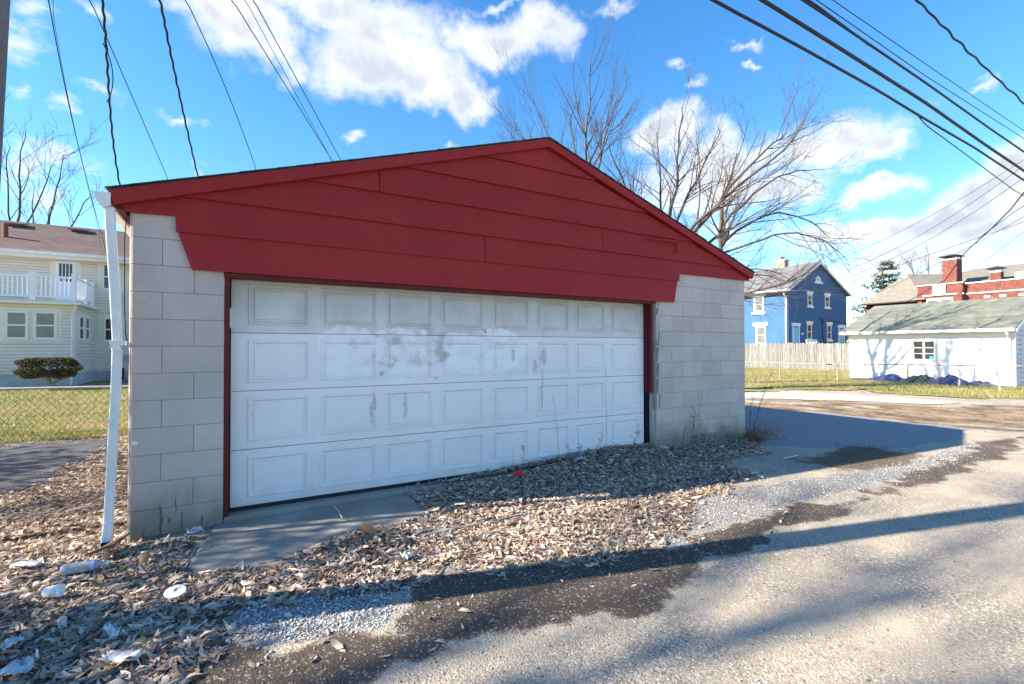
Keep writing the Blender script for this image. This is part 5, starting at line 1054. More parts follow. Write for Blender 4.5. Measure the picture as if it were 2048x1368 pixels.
# young multi-stemmed tree straight behind the ridge
T1 = dict(max=2, dens=[3.4, 4.2], wig=.10, up=.20, rmin=.0036, lmin=.35)
tree('bare_tree', (10.09, 7.38, 0), ([(0, 0), (.02, 2), (.03, 4.2), (.05, 6.2)], .14, .085), [
    ([(.05, 6.0), (.12, 7.5), (.20, 9.0), (.30, 10.6)], .055), ([(.03, 4.5), (-.35, 6.2, .3), (-.9, 7.8, .5), (-1.6, 9.6, .6)][:4], .04),
    ([(.02, 4.2), (-.7, 5.9, -.2), (-1.5, 7.2, -.4), (-2.1, 8.0, -.5)], .04), ([(0, 4.0), (-.9, 5.6, .3), (-1.9, 6.6, .3), (-2.4, 7.2, .2)], .035),
    ([(.03, 5.2), (-.25, 6.9, -.3), (-.45, 8.4, -.6)], .05), ([(.05, 5.4), (.5, 6.9, .3), (.9, 8.4, .5), (1.25, 9.7, .6)], .05),
    ([(.05, 6.2), (.42, 7.3, -.3), (.95, 8.1, -.5), (1.5, 8.6, -.6)], .04), ([(0, 3.8), (-1.0, 5.3, -.3), (-2.1, 6.0, -.5), (-2.6, 6.6, -.6)], .028),
    ([(.04, 5.0), (.35, 5.7), (.9, 6.4, .2), (1.4, 6.9, .2)], .025)], T1, 'slender multi-stemmed bare tree rising behind the ridge of the red gable', 5)
# spreading old tree to its right
T2 = dict(max=3, dens=[2.5, 3.2, 3.6], wig=.15, up=.06, rmin=.0032, lmin=.40)
tree('bare_tree', (12.53, 6.54, 0), ([(0, 0), (.05, 2), (.15, 4.0), (.2, 5.0)], .26, .17), [
    ([(.15, 4.4), (.35, 5.6), (.6, 6.6, .2), (.75, 8.0, .3), (.85, 9.3, .3)], .075), ([(.1, 3.8), (-.5, 5.0, -.2), (-.95, 6.1, -.3), (-1.5, 7.2, -.3), (-1.65, 7.9, -.3)], .055),
    ([(.15, 4.2), (.1, 5.6, .3), (.25, 7.0, .5), (.1, 8.6, .6)], .055), ([(.2, 4.0), (1.2, 5.2), (2.3, 6.6), (3.3, 7.7), (4.1, 8.3)], .08),
    ([(.2, 4.6), (1.0, 6.1, .6), (1.7, 7.5, .9), (2.5, 8.9, 1.1)], .06), ([(.2, 3.6), (1.5, 4.6, .4), (2.9, 5.6, .6), (4.0, 6.2, .7)], .055), ([(.2, 3.0), (1.8, 3.4, .3), (3.4, 3.8, .5), (4.4, 3.6, .5)], .045),
    ([(.25, 4.3), (.9, 5.2, -.8), (1.9, 6.1, -1.3), (3.1, 7.1, -1.6), (3.7, 7.9, -1.7)], .07), ([(.2, 2.7), (2.0, 3.0, -.2), (3.8, 3.4, -.3), (5.0, 4.2, -.3)], .05),
    ([(0, 4.0), (-.35, 5.0, .5), (-.6, 6.3, .8), (-.5, 7.6, 1.0)], .06)], T2, 'large spreading bare tree with drooping limbs right of the red gable', 12)
T2B = dict(max=3, dens=[2.3, 3.0, 3.4], wig=.15, up=.05, rmin=.0038, lmin=.42)
tree('bare_tree', (17.1, 7.75, 0), ([(0, 0), (0, 2), (.03, 3.4), (.05, 4.4)], .18, .12), [
    ([(.05, 4.3), (.25, 5.6, .45), (.7, 7.0, .9), (1.2, 8.2, 1.3)], .09), ([(.05, 4.3), (-.05, 5.8, -.25), (.1, 7.2, -.35), (.5, 8.8, -.5)], .095),
    ([(.2, 5.5, .3), (1.2, 6.3, .2), (2.4, 6.7, .2), (3.6, 6.4, .2), (4.5, 5.7, .2)], .06), ([(.05, 5.0), (1.0, 5.4, -.5), (2.2, 5.7, -.8), (3.4, 5.4, -.9), (4.4, 4.6, -.9)], .05),
    ([(.03, 4.2), (1.0, 4.5, .4), (2.2, 4.5, .5), (3.3, 4.0, .5)], .04), ([(.1, 6.2, -.3), (1.0, 7.2, -.7), (2.2, 7.9, -1.0), (3.2, 8.0, -1.0)], .06), ([(.05, 4.6), (-.8, 5.5, .2), (-1.3, 6.6, .3)], .05)],
    T2B, 'forked bare tree behind the right slope of the red gable, arching over the blue house', 14)
T3 = dict(max=3, dens=[1.0, 1.5, 1.6], wig=.13, up=.12, rmin=.008, lmin=.7)
tree('bare_tree', (-11.2, 37.0, 0), ([(0, 0), (.1, 4), (.2, 9)], .28, .16), [
    ([(.2, 8), (.6, 10.6), (.5, 12.8), (.9, 15.0)], .085), ([(.1, 7.5), (-.6, 10, .5), (-.9, 13, .6), (-.7, 14.2, .6)], .07), ([(.2, 8), (1.3, 10.5, .4), (1.9, 12.6, .5), (2.3, 13.0, .5)], .06), ([(.1, 7), (-1.4, 9.5), (-2.2, 12)], .08)],
    T3, 'bare forked tree behind the beige house roof at the far left', 21)
tree('bare_tree', (-8.9, 35.6, 0), ([(0, 0), (-.3, 4), (-.6, 8)], .2, .10), [
    ([(-.6, 7), (-.2, 9.5), (.35, 12), (.6, 13.4)], .075), ([(-.6, 7), (-1.3, 9.5), (-1.2, 11.5)], .06), ([(-.5, 6.5), (.7, 8.8, .4), (1.6, 10.5, .4), (2.2, 11.2, .4)], .06), ([(-.5, 7), (.2, 9.2, -.6), (1.0, 10.6, -.8)], .05)],
    T3, 'smaller bare tree behind the beige house roof, nearer the gutter', 22)
T4 = dict(max=2, dens=[1.6, 1.6], wig=.14, up=.10, rmin=.018, lmin=1.0)
tree('bare_tree', (93.5, 28.1, 0), ([(0, 0), (0, 6), (0, 10)], .35, .2), [([(0, 9), (.5, 12), (.6, 15.6)], .14), ([(0, 9), (-1.5, 12), (-2.2, 14.6)], .12), ([(0, 9), (1.9, 11.5), (2.8, 13.8)], .12), ([(0, 8), (-2.6, 11), (-3.6, 12.8)], .1)],
    T4, 'small distant bare tree between the tan roof and the big brick chimney', 31)
# bare shrub whose twig tips reach in from the left edge of the view
T5 = dict(max=2, dens=[5, 6], wig=.22, up=.02, rmin=.0035, lmin=.12)
tree('bare_shrub', (-6.2, 7.6, 0), ([(0, 0), (.1, .8), (.25, 1.5)], .06, .04), [([(.2, 1.2), (.8, 2.0), (1.45, 2.45), (1.85, 2.6)], .025), ([(.2, 1.2), (.9, 1.7), (1.6, 2.05), (1.85, 2.25)], .02), ([(.2, 1.1), (.9, 1.5), (1.6, 1.75), (1.95, 1.9)], .018), ([(.2, 1.4), (.3, 2.6), (.6, 3.2)], .02)],
    T5, 'bare shrub reaching twigs into the left edge, in front of the balcony', 41, group=None)
# leafless tree out of the frame to the left; its crown shades the near corner of the alley
T6 = dict(max=3, dens=[1.7, 2.0, 2.2], wig=.14, up=.03, rmin=.012, lmin=.6)
tree('bare_tree', (-20.5, 1.3, 0), ([(0, 0), (0, 3), (.2, 7)], .38, .26), [
    ([(.2, 6), (2.5, 9, 2), (4.0, 12, 3)], .2), ([(.2, 6), (-2.0, 9, 1.5), (-3.5, 12, 2)], .2), ([(.2, 6), (.8, 10, -2), (1.0, 13.5, -3)], .2), ([(.2, 6), (3.4, 8, -2.5), (5.5, 9.5, -4)], .18), ([(.2, 5.5), (-3.4, 8, -2), (-6, 9.6, -3)], .18), ([(.2, 6), (0, 9, 3.5), (0, 11, 6)], .18)],
    T6, 'tall bare tree standing out of view beyond the left edge, shading the alley', 51, group=None)

# evergreen out of the frame to the left whose shade falls on the near corner of the alley
EVERGREEN = True
# ------------------------------------------------------------------ leaf masses: topiary bush, conifer
def leafcards(n, posf, size, cols, m, name, parent, seed=1, asp=.45):
    rs = np.random.RandomState(seed); P = posf(rs, n); n = len(P)
    a = rs.normal(size=(n, 3)); a /= np.linalg.norm(a, axis=1)[:, None]; b = rs.normal(size=(n, 3)); b -= a * (a * b).sum(1)[:, None]; b /= np.linalg.norm(b, axis=1)[:, None]
    s = size * rs.uniform(.6, 1.4, (n, 1))
    V = np.stack([P - a * s, P + b * s * asp, P + a * s, P - b * s * asp], 1).reshape(-1, 3)
    c = np.array(cols)[rs.randint(0, len(cols), n)] * rs.uniform(.75, 1.25, (n, 1)); c = np.repeat(c, 4, 0)
    org = np.array(worldloc(parent)) if parent else 0
    me = raw_mesh(name, V - org, [np.arange(4 * n).reshape(n, 4)], m, c)
    o = bpy.data.objects.new(name, me); COL.objects.link(o)
    if parent: o.parent = parent
    return o
m_leafy = attr_mat('evergreen_leaf', .8, transl=.15)
bush = thing('topiary_bush', (-4.62, 17.5, 0), 'clipped flat-topped evergreen bush on a forked trunk before the beige house', 'bush')
MB().tube([(-4.62, 17.5, -.1), (-4.63, 17.5, .15), (-4.70, 17.5, .5)], [.09, .08, .06], 8).tube([(-4.62, 17.48, .08), (-4.45, 17.45, .3), (-4.15, 17.4, .42), (-3.95, 17.4, .55)], [.05, .045, .035, .03], 6).tube([(-4.68, 17.5, .35), (-4.95, 17.5, .6)], [.04, .03], 6).build('trunk', m_bark, bush)
def bpos(rs, n):
    d = rs.normal(size=(n, 3)); d /= np.linalg.norm(d, axis=1)[:, None]; r_ = rs.uniform(.45, 1, n) ** .4
    d = np.sign(d) * np.abs(d) ** .72 ; p = d * r_[:, None]; lump = 1 + .10 * np.sin(5 * d[:, 0] + 3 * d[:, 1]) + .08 * np.sin(9 * d[:, 0] + 7 * d[:, 2])
    p *= lump[:, None]; p[:, 2] = np.where(p[:, 2] > 0, np.minimum(p[:, 2], .75 + .08 * rs.rand(n)), p[:, 2] * .85)
    q = np.stack([-4.60 + p[:, 0] * .80, 17.5 + p[:, 1] * .60, .74 + p[:, 2] * .40], 1); return q
leafcards(9000, bpos, .034, [(.055, .055, .018), (.075, .065, .02), (.04, .045, .015), (.10, .075, .03), (.13, .10, .04)], m_leafy, 'crown', bush, 3)
con = thing('conifer_tree', (75.8, 25.7, 0), 'tall sparse blue-green conifer with tiered branches beyond the blue house', 'tree')
MB().tube([(75.8, 25.7, 0), (75.8, 25.7, 8), (75.8, 25.7, 13.2)], [.35, .18, .03], 8).build('trunk', m_bark, con)
def cpos(rs, n):
    out = []
    for k in range(13):
        z = 3.0 + k * .80 + rs.uniform(-.15, .15); L = 5.6 * (1 - k / 13.8) + .5
        for j in range(6):
            a = rs.uniform(0, 2 * math.pi); l = L * rs.uniform(.65, 1.05) * (.35 + .65 * max(0, .5 - .5 * (math.cos(a) * .865 - math.sin(a) * .502)) ** .8 )
            m = max(6, int(n / 150 * (l / 2.2))); t = rs.uniform(.08, 1, m) ** .8
            x = 75.8 + math.cos(a) * l * t; y = 25.7 + math.sin(a) * l * t; zz = z - .12 * t * l + .30 * np.maximum(t - .5, 0) * l + rs.normal(0, .15, m) * (.4 + t)
            out.append(np.stack([x + rs.normal(0, .22, m), y + rs.normal(0, .22, m), zz], 1))
    return np.concatenate(out)
leafcards(11000, cpos, .20, [(.05, .075, .05), (.035, .055, .04), (.085, .10, .05), (.12, .115, .05)], m_leafy, 'crown', con, 5, .35)
con2 = thing('conifer_tree', (64, 21.8, 0), 'small dark conifer low between the blue house and the shed roof', 'tree')
MB().tube([(64, 21.8, 0), (64, 21.8, 5)], [.2, .05], 6).build('trunk', m_bark, con2)
leafcards(2500, lambda rs, n: np.stack([64 + rs.normal(0, 1, n) * .7, 21.8 + rs.normal(0, 1, n) * .7, 2 + rs.rand(n) * 4], 1), .16, [(.05, .075, .05), (.035, .055, .04), (.10, .10, .05)], m_leafy, 'crown', con2, 6)
ev = thing('evergreen_shrub', (-5.2, -.15, 0), 'tall rounded evergreen shrub out of view at the left, shading the near corner', 'shrub')
MB().tube([(-5.2, -.15, -.1), (-5.2, -.15, 1.2), (-5.15, -.1, 2.6)], [.09, .08, .03], 8).build('trunk', m_bark, ev)
def epos(rs, n):
    d = rs.normal(size=(n, 3)); d /= np.linalg.norm(d, axis=1)[:, None]; r_ = rs.uniform(.1, 1, n) ** .4
    k = 1 + .2 * np.sin(4 * d[:, 0] + 5 * d[:, 2]) + .15 * np.sin(7 * d[:, 1] + 3 * d[:, 2])
    return np.stack([-5.2 + d[:, 0] * r_ * k * .8, -.15 + d[:, 1] * r_ * k * .75, 2.65 + d[:, 2] * r_ * k * 1.15], 1)
leafcards(1500, lambda rs, n: np.stack([-5.2 + rs.normal(0, .35, n), 1.0 + rs.normal(0, .33, n), 3.75 + rs.normal(0, .32, n)], 1), .05, [(.04, .06, .025), (.06, .075, .03)], m_leafy, 'side_crown', ev, 16)
ev2 = thing('evergreen_shrub', (-6.6, 4.5, 0), 'loose evergreen shrub out of view at the left, dappling the driveway', 'shrub')
MB().tube([(-6.6, 4.5, -.1), (-6.6, 4.5, 1.4), (-6.55, 4.5, 2.8)], [.08, .07, .03], 8).build('trunk', m_bark, ev2)
leafcards(2600, lambda rs, n: np.stack([-6.6 + rs.normal(0, .6, n), 4.5 + rs.normal(0, .75, n), 2.6 + rs.normal(0, .8, n)], 1), .07, [(.04, .06, .025), (.06, .075, .03)], m_leafy, 'crown', ev2, 17)
leafcards(2300, epos, .055, [(.04, .06, .025), (.06, .075, .03), (.03, .045, .02)], m_leafy, 'crown', ev, 15)
# far tree line along the horizon, outside the gaps between houses
def far_pos(rs, n):
    a = rs.uniform(-2.2, 2.6, n); d = rs.uniform(150, 230, n); z = rs.rand(n) ** 1.3 * (4 + 4 * vnoise(a * 14, a * 0 + 3))
    return np.stack([d * np.sin(a), d * np.cos(a), z], 1)
o = leafcards(14000, far_pos, 1.1, [(.16, .13, .11), (.12, .10, .09), (.07, .08, .05)], m_leafy, 'far_woods', None, 8); tag(o, 'distant line of bare woods along the horizon', 'woods', kind='stuff')

# ------------------------------------------------------------------ leaf litter
m_leaf = attr_mat('dry_leaf', .85, transl=.2)
LC = np.array([(.64, .52, .40), (.51, .405, .32), (.40, .31, .245), (.25, .18, .14), (.43, .29, .195), (.14, .095, .07), (.76, .62, .49), (.30, .15, .085)])
LCP = np.array([.24, .22, .17, .11, .08, .06, .10, .02])
def leaf_verts(rs, n, size, w0=.10, w1=.21):
    """curled leaves: 8 vertices and 6 faces each, lying near z=0"""
    s = size; w = s * rs.uniform(w0, w1, n); curl = rs.uniform(-.8, 1.6, n); fold = rs.uniform(-.3, .65, n)
    U = np.array([-.5, -.17, -.17, -.17, .22, .22, .22, .5]); Vv = np.array([0, -1, 0, 1, -.85, 0, .85, 0])
    x = U[None] * s[:, None]; wob = 1 + rs.uniform(-.25, .25, (n, 8)); y = Vv[None] * w[:, None] * wob
    z = curl[:, None] * (U[None] ** 2) * s[:, None] + np.abs(y) * fold[:, None] + rs.uniform(-.06, .06, (n, 8)) * s[:, None]
    P = np.stack([x, y, z], 2)
    ya = rs.uniform(0, 2 * np.pi, n); ta = rs.normal(0, .12, n); ra = rs.normal(0, .34, n) + np.where(rs.rand(n) < .35, np.pi, 0)
    def rot(P, a, i, j):
        c_, s_ = np.cos(a)[:, None], np.sin(a)[:, None]; Q = P.copy(); Q[:, :, i] = P[:, :, i] * c_ - P[:, :, j] * s_; Q[:, :, j] = P[:, :, i] * s_ + P[:, :, j] * c_; return Q
    P = rot(P, ra, 1, 2); P = rot(P, ta, 0, 2); P = rot(P, ya, 0, 1)
    P[:, :, 2] -= P[:, :, 2].min(1)[:, None] * .8
    return P
LT = [(0, 3, 2), (0, 2, 1), (4, 5, 7), (5, 6, 7)]; LQ = [(1, 2, 5, 4), (2, 3, 6, 5)]
def leaves_mesh(name, P, col):
    n = len(P); b = (np.arange(n) * 8)[:, None, None]
    T = (np.array(LT)[None] + b).reshape(-1, 3); Q = (np.array(LQ)[None] + b).reshape(-1, 4)
    me = raw_mesh(name, P.reshape(-1, 3), [T, Q], m_leaf, np.repeat(col, 8, 0)); return me
def leafcols(rs, n): return LC[rs.choice(len(LC), n, p=LCP)] * rs.uniform(.65, 1.2, (n, 1))
def sample(rs, poly, dens, feather=0.0, fz=.3):
    a = np.array(poly); x0, y0 = a.min(0) - .3; x1, y1 = a.max(0) + .3
    n = int((x1 - x0) * (y1 - y0) * dens); x = rs.uniform(x0, x1, n); y = rs.uniform(y0, y1, n)
    d = sdist(x, y, poly) + fbm(x, y, 2.5, 4) * fz
    p = sstep(d, -feather, feather) if feather else (d > 0)
    k = rs.rand(n) < p; return x[k], y[k]
rs = np.random.RandomState(5)
def gnd(x, y): return gz(x, y) + heap(x, y) * .8
def litter(name, poly, dens, s0, s1, label, feather=.15, zmax=.03, dark=1.0, fz=.3):
    x, y = sample(rs, poly, dens, feather, fz)
    inside = ((x > -.03) & (x < .63) & (y > -.012)) | ((x > 5.38) & (x < WX + .03) & (y > -.012)) | ((x >= .63) & (x <= 5.38) & (y > .10)) | ((x > 0) & (x < WX) & (y > .3))
    slab = (x > .62) & (x < 2.1) & (y > -.98 + .22 * (x - .62)) & (y < -.05) & (rs.rand(len(x)) < np.clip(1.25 - .0 * x, 0, 1))
    slab |= (x > .42) & (x < 2.25) & (y > -1.0 + .38 * (x - .42)) & (y < .0) & (y < .05 - .02 * x) & (rs.rand(len(x)) < .985) & (x < 2.0 + .2 * fbm(x, y, 4, 2) + .2 * (-.3 - y))
    k = ~inside & ~slab; x, y = x[k], y[k]; n = len(x)
    dist = np.hypot(x - .65, y + 4.5)
    P = leaf_verts(rs, n, s0 + (s1 - s0) * rs.rand(n) ** 1.5, .07, .17); z = gnd(x, y) + rs.rand(n) ** 1.6 * (zmax + heap(x, y) * .5) + np.where((x > .42) & (x < 5.4) & (y > -1.0) & (y < 0.1), .02, 0) + np.where((x > .6) & (x < 5.4) & (y > 0), .045, 0)
    P += np.stack([x, y, z], 1)[:, None]
    me = leaves_mesh(name, P, leafcols(rs, n) * dark); o = bpy.data.objects.new(name, me); COL.objects.link(o); tag(o, label, 'leaves', kind='stuff')
litter('leaf_litter', LEAF_FRONT, 4600, .035, .12, 'curled grey-brown leaves covering the ground at the bottom left corner', .14, .014)
litter('leaf_litter', LEAF_DOOR, 5200, .028, .095, 'dry leaf drift piled against the right half of the garage door', .22, .012)
litter('leaf_litter', YARD, 2800, .03, .09, 'matted brown leaves beside the driveway left of the garage', .2, .012, .85)
litter('leaf_litter', [(-8, 5.25), (-1.2, 5.05), (-.1, 4.95), (-.1, 5.5), (-3, 5.6), (-8, 5.9)], 500, .03, .09, 'line of brown leaves along the lawn edge under the left fence', .15, .02, .8)
litter('leaf_litter', [(5.4, -.25), (7.3, -.25), (8.0, -.1), (7.9, .4), (7.28, .5), (7.28, 0), (5.4, 0)], 900, .035, .08, 'leaves and debris along the foot of the right pier', .1, .03, .9)
# thin scatter of single leaves out on the alley
SC_ = [(-.3, -2.6), (.4, -2.3), (1.3, -2.4), (3.4, -2.3), (5.2, -2.1), (4.6, -1.4), (2.6, -1.7), (.8, -1.4), (0, -1.6)]
x, y = sample(rs, SC_, 42, .2); n = len(x); P = leaf_verts(rs, n, rs.uniform(.03, .06, n)) + np.stack([x, y, gz(x, y)], 1)[:, None]
o = bpy.data.objects.new('leaf_litter', leaves_mesh('leaf_litter', P, leafcols(rs, n))); COL.objects.link(o); tag(o, 'thin scatter of small leaf bits on the dark dirt of the alley', 'leaves', kind='stuff')
x = rs.uniform(-8, 1, 500); y = 5.3 + rs.rand(500) ** 2 * 9; P = leaf_verts(rs, 500, rs.uniform(.05, .10, 500)) + np.stack([x, y, .03 + 0 * x], 1)[:, None]
o = bpy.data.objects.new('leaf_litter', leaves_mesh('leaf_litter', P, leafcols(rs, 500))); COL.objects.link(o); tag(o, 'loose leaves strewn over the left lawn behind the fence', 'leaves', kind='stuff')
# larger single leaves on top
var = []
rl = np.random.RandomState(9)
for k in range(14):
    P = leaf_verts(rl, 1, np.array([.10])); var.append(leaves_mesh('fallen_leaf', P, LC[[0, 1, 6, 3, 0, 4, 1, 2, 6, 5, 7, 0, 3, 1]][k:k + 1]))
LCI = [0, 1, 6, 3, 0, 4, 1, 2, 6, 5, 7, 0, 3, 1]
LCN = ['pale tan', 'tan', 'brown', 'dark brown', 'orange-brown', 'blackish brown', 'cream', 'rust-red']
LAND = [(-.16, -.44, 'beside the plastic bottle'), (.39, -1.2, 'around the white plastic disc'), (-.22, -.77, 'next to the foam cup'), (-.48, -.2, 'by the white wrapper at the far left'), (.40, -.35, 'left of the concrete apron'),
        (-.14, -1.6, 'over the bottom left plastic wrap'), (.25, -1.75, 'near the pale paper at the bottom edge'), (.17, -1.49, 'by the curved white scrap'), (.75, -1.25, 'just below the concrete apron'), (-.1, -1.1, 'between the foam cup and the disc'),
        (3.2, -.25, 'around the red plastic piece'), (3.7, -.15, 'near the folded paper at the door foot'), (4.3, -.2, 'right of the white wrapper by the door'), (5.0, -.25, 'by the right end of the door'), (5.9, -.3, 'below the right pier'), (2.4, -.6, 'at the shade edge by the pale card'),
        (1.6, -1.1, 'by the big orange-brown leaf'), (1.7, -1.4, 'beside the crumpled white tissue'), (2.6, -1.2, 'in the middle of the sunlit drift'), (3.6, -1.3, 'at the right end of the sunlit drift'), (4.6, -.9, 'in the shade next to the gravel strip'), (6.6, -.4, 'near the grass patch side of the drift')]
LAND2 = [(.2, -2.2, 'at the bottom edge of the picture'), (1.1, -1.8, 'between the grey gravel patch and the dirt'), (1.6, -2.2, 'in the middle of the dark dirt'), (2.6, -1.8, 'below the sunlit leaves'), (3.4, -2.1, 'in the pole shadow'), (4.4, -1.8, 'between the sunlit drift and the pole shadow'), (.4, -1.7, 'left of the grey gravel patch'), (2.4, -2.3, 'at the lit edge of the dirt')]
def toplv(poly, cnt, label, group, s0, s1, seed, lift=.03):
    rr_ = np.random.RandomState(seed); got = 0; a = np.array(poly); x0, y0 = a.min(0); x1, y1 = a.max(0)
    while got < cnt:
        x = rr_.uniform(x0, x1, 1); y = rr_.uniform(y0, y1, 1)
        if sdist(x, y, poly)[0] < .05 or (y[0] > -.08 and 0 < x[0] < WX) or (.4 < x[0] < 2.1 and y[0] > -1.05): continue
        sc = rr_.uniform(s0, s1)
        vi = rr_.randint(len(var)); L_ = LAND2 if seed == 4 else LAND
        lab = '%s %s leaf lying %s' % (LCN[LCI[vi]], label, min(L_, key=lambda q: (q[0] - x[0]) ** 2 + (q[1] - y[0]) ** 2)[2])
        o = inst('fallen_leaf', var[vi], None, (x[0], y[0], gnd(x, y)[0] + lift * rr_.rand()), (rr_.normal(0, .2), rr_.normal(0, .2), rr_.uniform(0, 6.3)), (sc, sc, sc))
        tag(o, lab, 'leaf', group); got += 1
toplv(LEAF_FRONT, 110, 'curled', 'large leaves on the bottom left litter', .75, 1.15, 2)
toplv(LEAF_DOOR, 100, 'large dry', 'large leaves on the door drift', .75, 1.15, 3)
toplv(SC_, 45, 'lone', 'lone leaves on the alley dirt', .55, .95, 4, .004)

# ------------------------------------------------------------------ gravel
m_peb = attr_mat('pebble', .9)
def pebbles(name, n, x, y, s0, s1, cols, label):
    n = len(x); k = rs.uniform(s0, s1, n) * rs.choice([.6, .8, 1, 1.4], n)
    O = np.array([(1, 0, 0), (0, 1, 0), (-1, 0, 0), (0, -1, 0), (0, 0, .7), (0, 0, -.5)])
    P = O[None] * k[:, None, None] * rs.uniform(.55, 1.2, (n, 6, 1)); a = rs.uniform(0, 6.3, n); c_, s_ = np.cos(a)[:, None], np.sin(a)[:, None]
    Q = P.copy(); Q[:, :, 0] = P[:, :, 0] * c_ - P[:, :, 1] * s_; Q[:, :, 1] = P[:, :, 0] * s_ + P[:, :, 1] * c_
    Q += np.stack([x, y, gz(x, y) + k * .25], 1)[:, None]
    Fc = np.array([(0, 1, 4), (1, 2, 4), (2, 3, 4), (3, 0, 4), (1, 0, 5), (2, 1, 5), (3, 2, 5), (0, 3, 5)]); T = (Fc[None] + (np.arange(n) * 6)[:, None, None]).reshape(-1, 3)
    col = np.array(cols)[rs.randint(0, len(cols), n)] * rs.uniform(.8, 1.2, (n, 1))
    o = bpy.data.objects.new(name, raw_mesh(name, Q.reshape(-1, 3), [T], m_peb, np.repeat(col, 6, 0))); COL.objects.link(o); tag(o, label, 'gravel', kind='stuff')
n = 15000; d_ = 1.2 + rs.rand(n) ** 1.3 * 5.5; a_ = rs.uniform(-.35, 1.45, n); x = .65 + d_ * np.sin(a_); y = -4.49 + d_ * np.cos(a_)
k = (y < -1.0 + .15 * fbm(x, y, 3, 3)) & ~((x < .5) & (y > -2.0)) & (sdist(x, y, LEAF_DOOR) < .05)
pebbles('gravel', n, x[k], y[k], .0025, .0065, [(.36, .33, .29), (.42, .39, .34), (.26, .24, .21), (.12, .11, .10), (.30, .26, .22)], 'loose pale stone chips spread over the near alley')
a = np.array(GRAVEL_B); x, y = sample(rs, GRAVEL_B, 6000, .15); pebbles('gravel', 0, x, y, .004, .010, [(.42, .42, .42), (.52, .52, .52), (.30, .30, .31)], 'patch of grey gravel at the edge of the leaf litter, below the apron')
x, y = sample(rs, GRAVEL_A, 1300, .2); pebbles('gravel', 0, x, y, .004, .009, [(.40, .38, .35), (.48, .46, .42), (.26, .25, .23)], 'strip of pale gravel along the sunny side of the garage shadow')

# ------------------------------------------------------------------ grass blades
m_grass = attr_mat('grass_blade', .85, transl=.25)
def grass(name, x, y, h0, h1, wd, cols, label, z0=0.01):
    n = len(x); h = rs.uniform(h0, h1, n); a = rs.uniform(0, 6.3, n); lean = rs.uniform(.2, 1.3, n) * h; la = rs.uniform(0, 6.3, n); w = wd * rs.uniform(.6, 1.3, n)
    b = np.stack([x, y, 0 * x + z0], 1); dx = np.stack([np.cos(a) * w, np.sin(a) * w, 0 * a], 1); tip = b + np.stack([np.cos(la) * lean, np.sin(la) * lean, h], 1)
    V = np.stack([b - dx, b + dx, tip], 1).reshape(-1, 3); ci = np.clip(((fbm(x, y, .7, 4) + .5 + rs.normal(0, .13, n)) * 1.9 - .45) * len(cols), 0, len(cols) - 1).astype(int)
    col = np.array(cols)[ci] * rs.uniform(.75, 1.25, (n, 1))
    o = bpy.data.objects.new(name, raw_mesh(name, V, [np.arange(3 * n).reshape(n, 3)], m_grass, np.repeat(col, 3, 0))); COL.objects.link(o); tag(o, label, 'grass', kind='stuff')
GC = [(.17, .21, .04), (.22, .25, .055), (.29, .28, .08), (.37, .31, .13), (.44, .35, .19), (.36, .25, .14)]
n = 60000; x = rs.uniform(-9, 1.5, n); y = 5.4 + rs.rand(n) ** 1.5 * 13.8; grass('grass', x, y, .03, .075, .006, GC, 'short winter grass of the left lawn')
n = 60000; x = 16.5 + rs.rand(n) ** 1.2 * 14; y = rs.uniform(-2.5, 16, n); k = (sdist(x, y, LAWN_R2) + fbm(x, y, .9, 5) * 1.6 > .1) & ~((x > 24.6) & (y < 7))
grass('grass', x[k], y[k], .03, .09, .010, GC, 'short winter grass in front of the shed and wooden fence')
x, y = sample(rs, PATCH, 1500, .25, .6); grass('grass', x, y, .008, .028, .003, [(.20, .14, .09), (.15, .105, .07), (.10, .075, .05)], 'dead matted grass tuft patch inside the garage shadow', 0)
x, y = sample(rs, DIRT_B, 80, .4, 1.0); grass('grass', x, y, .01, .03, .008, [(.33, .24, .13), (.24, .16, .09)], 'straw-coloured dead grass on the far dirt strip', 0)
x, y = sample(rs, YARD, 300, .2, .5); k = (fbm(x, y, 1.6, 3) > .08) & ~((x > -.02) & (y > -.02)); grass('grass', x[k], y[k], .015, .05, .003, [(.25, .24, .06), (.20, .22, .05)], 'mossy grass tufts among the yard leaves', 0)

# ------------------------------------------------------------------ dried weeds along the wall
m_weed = mat('dry_weed_stem', (0.16, 0.11, 0.075), 0.9, (0.10, 0.07, 0.05), 8)
m_weedl = mat('pale_weed_stem', (0.34, 0.27, 0.20), 0.9)
WL = ['short seeded weed against the fourth door column from the right', 'tall thin leaning stem in front of the sixth door column', 'tallest thin stem before the seventh door column', 'low bent seed spray right of the tall leaning stem',
      'drooping weed tuft below the sixth door panel', 'long drooping seed spray below the seventh door panel', 'bushy dry seed head at the right corner of the door', 'first short spike at the foot of the right pier',
      'dark branching weed at the left part of the right pier', 'tallest thin stem in front of the right pier', 'middle thin stem in front of the right pier', 'rightmost thin leaning stem in front of the right pier', 'low spreading weed near the middle foot of the right pier', 'tiny spike beside the rounded edge of the right pier',
      'dark thick stem at the right corner of the garage', 'tall stem leaning right at the garage corner', 'slender stem behind the leaning one at the garage corner', 'short leaning stem nearest the lot at the garage corner', 'hair-thin stem left of the short seeded weed']
SEEDY = {0: 1, 3: 2, 4: 2, 5: 2, 6: 3, 7: 1, 8: 3, 12: 3, 13: 1, 14: 1, 15: 1}
rw = random.Random(4)
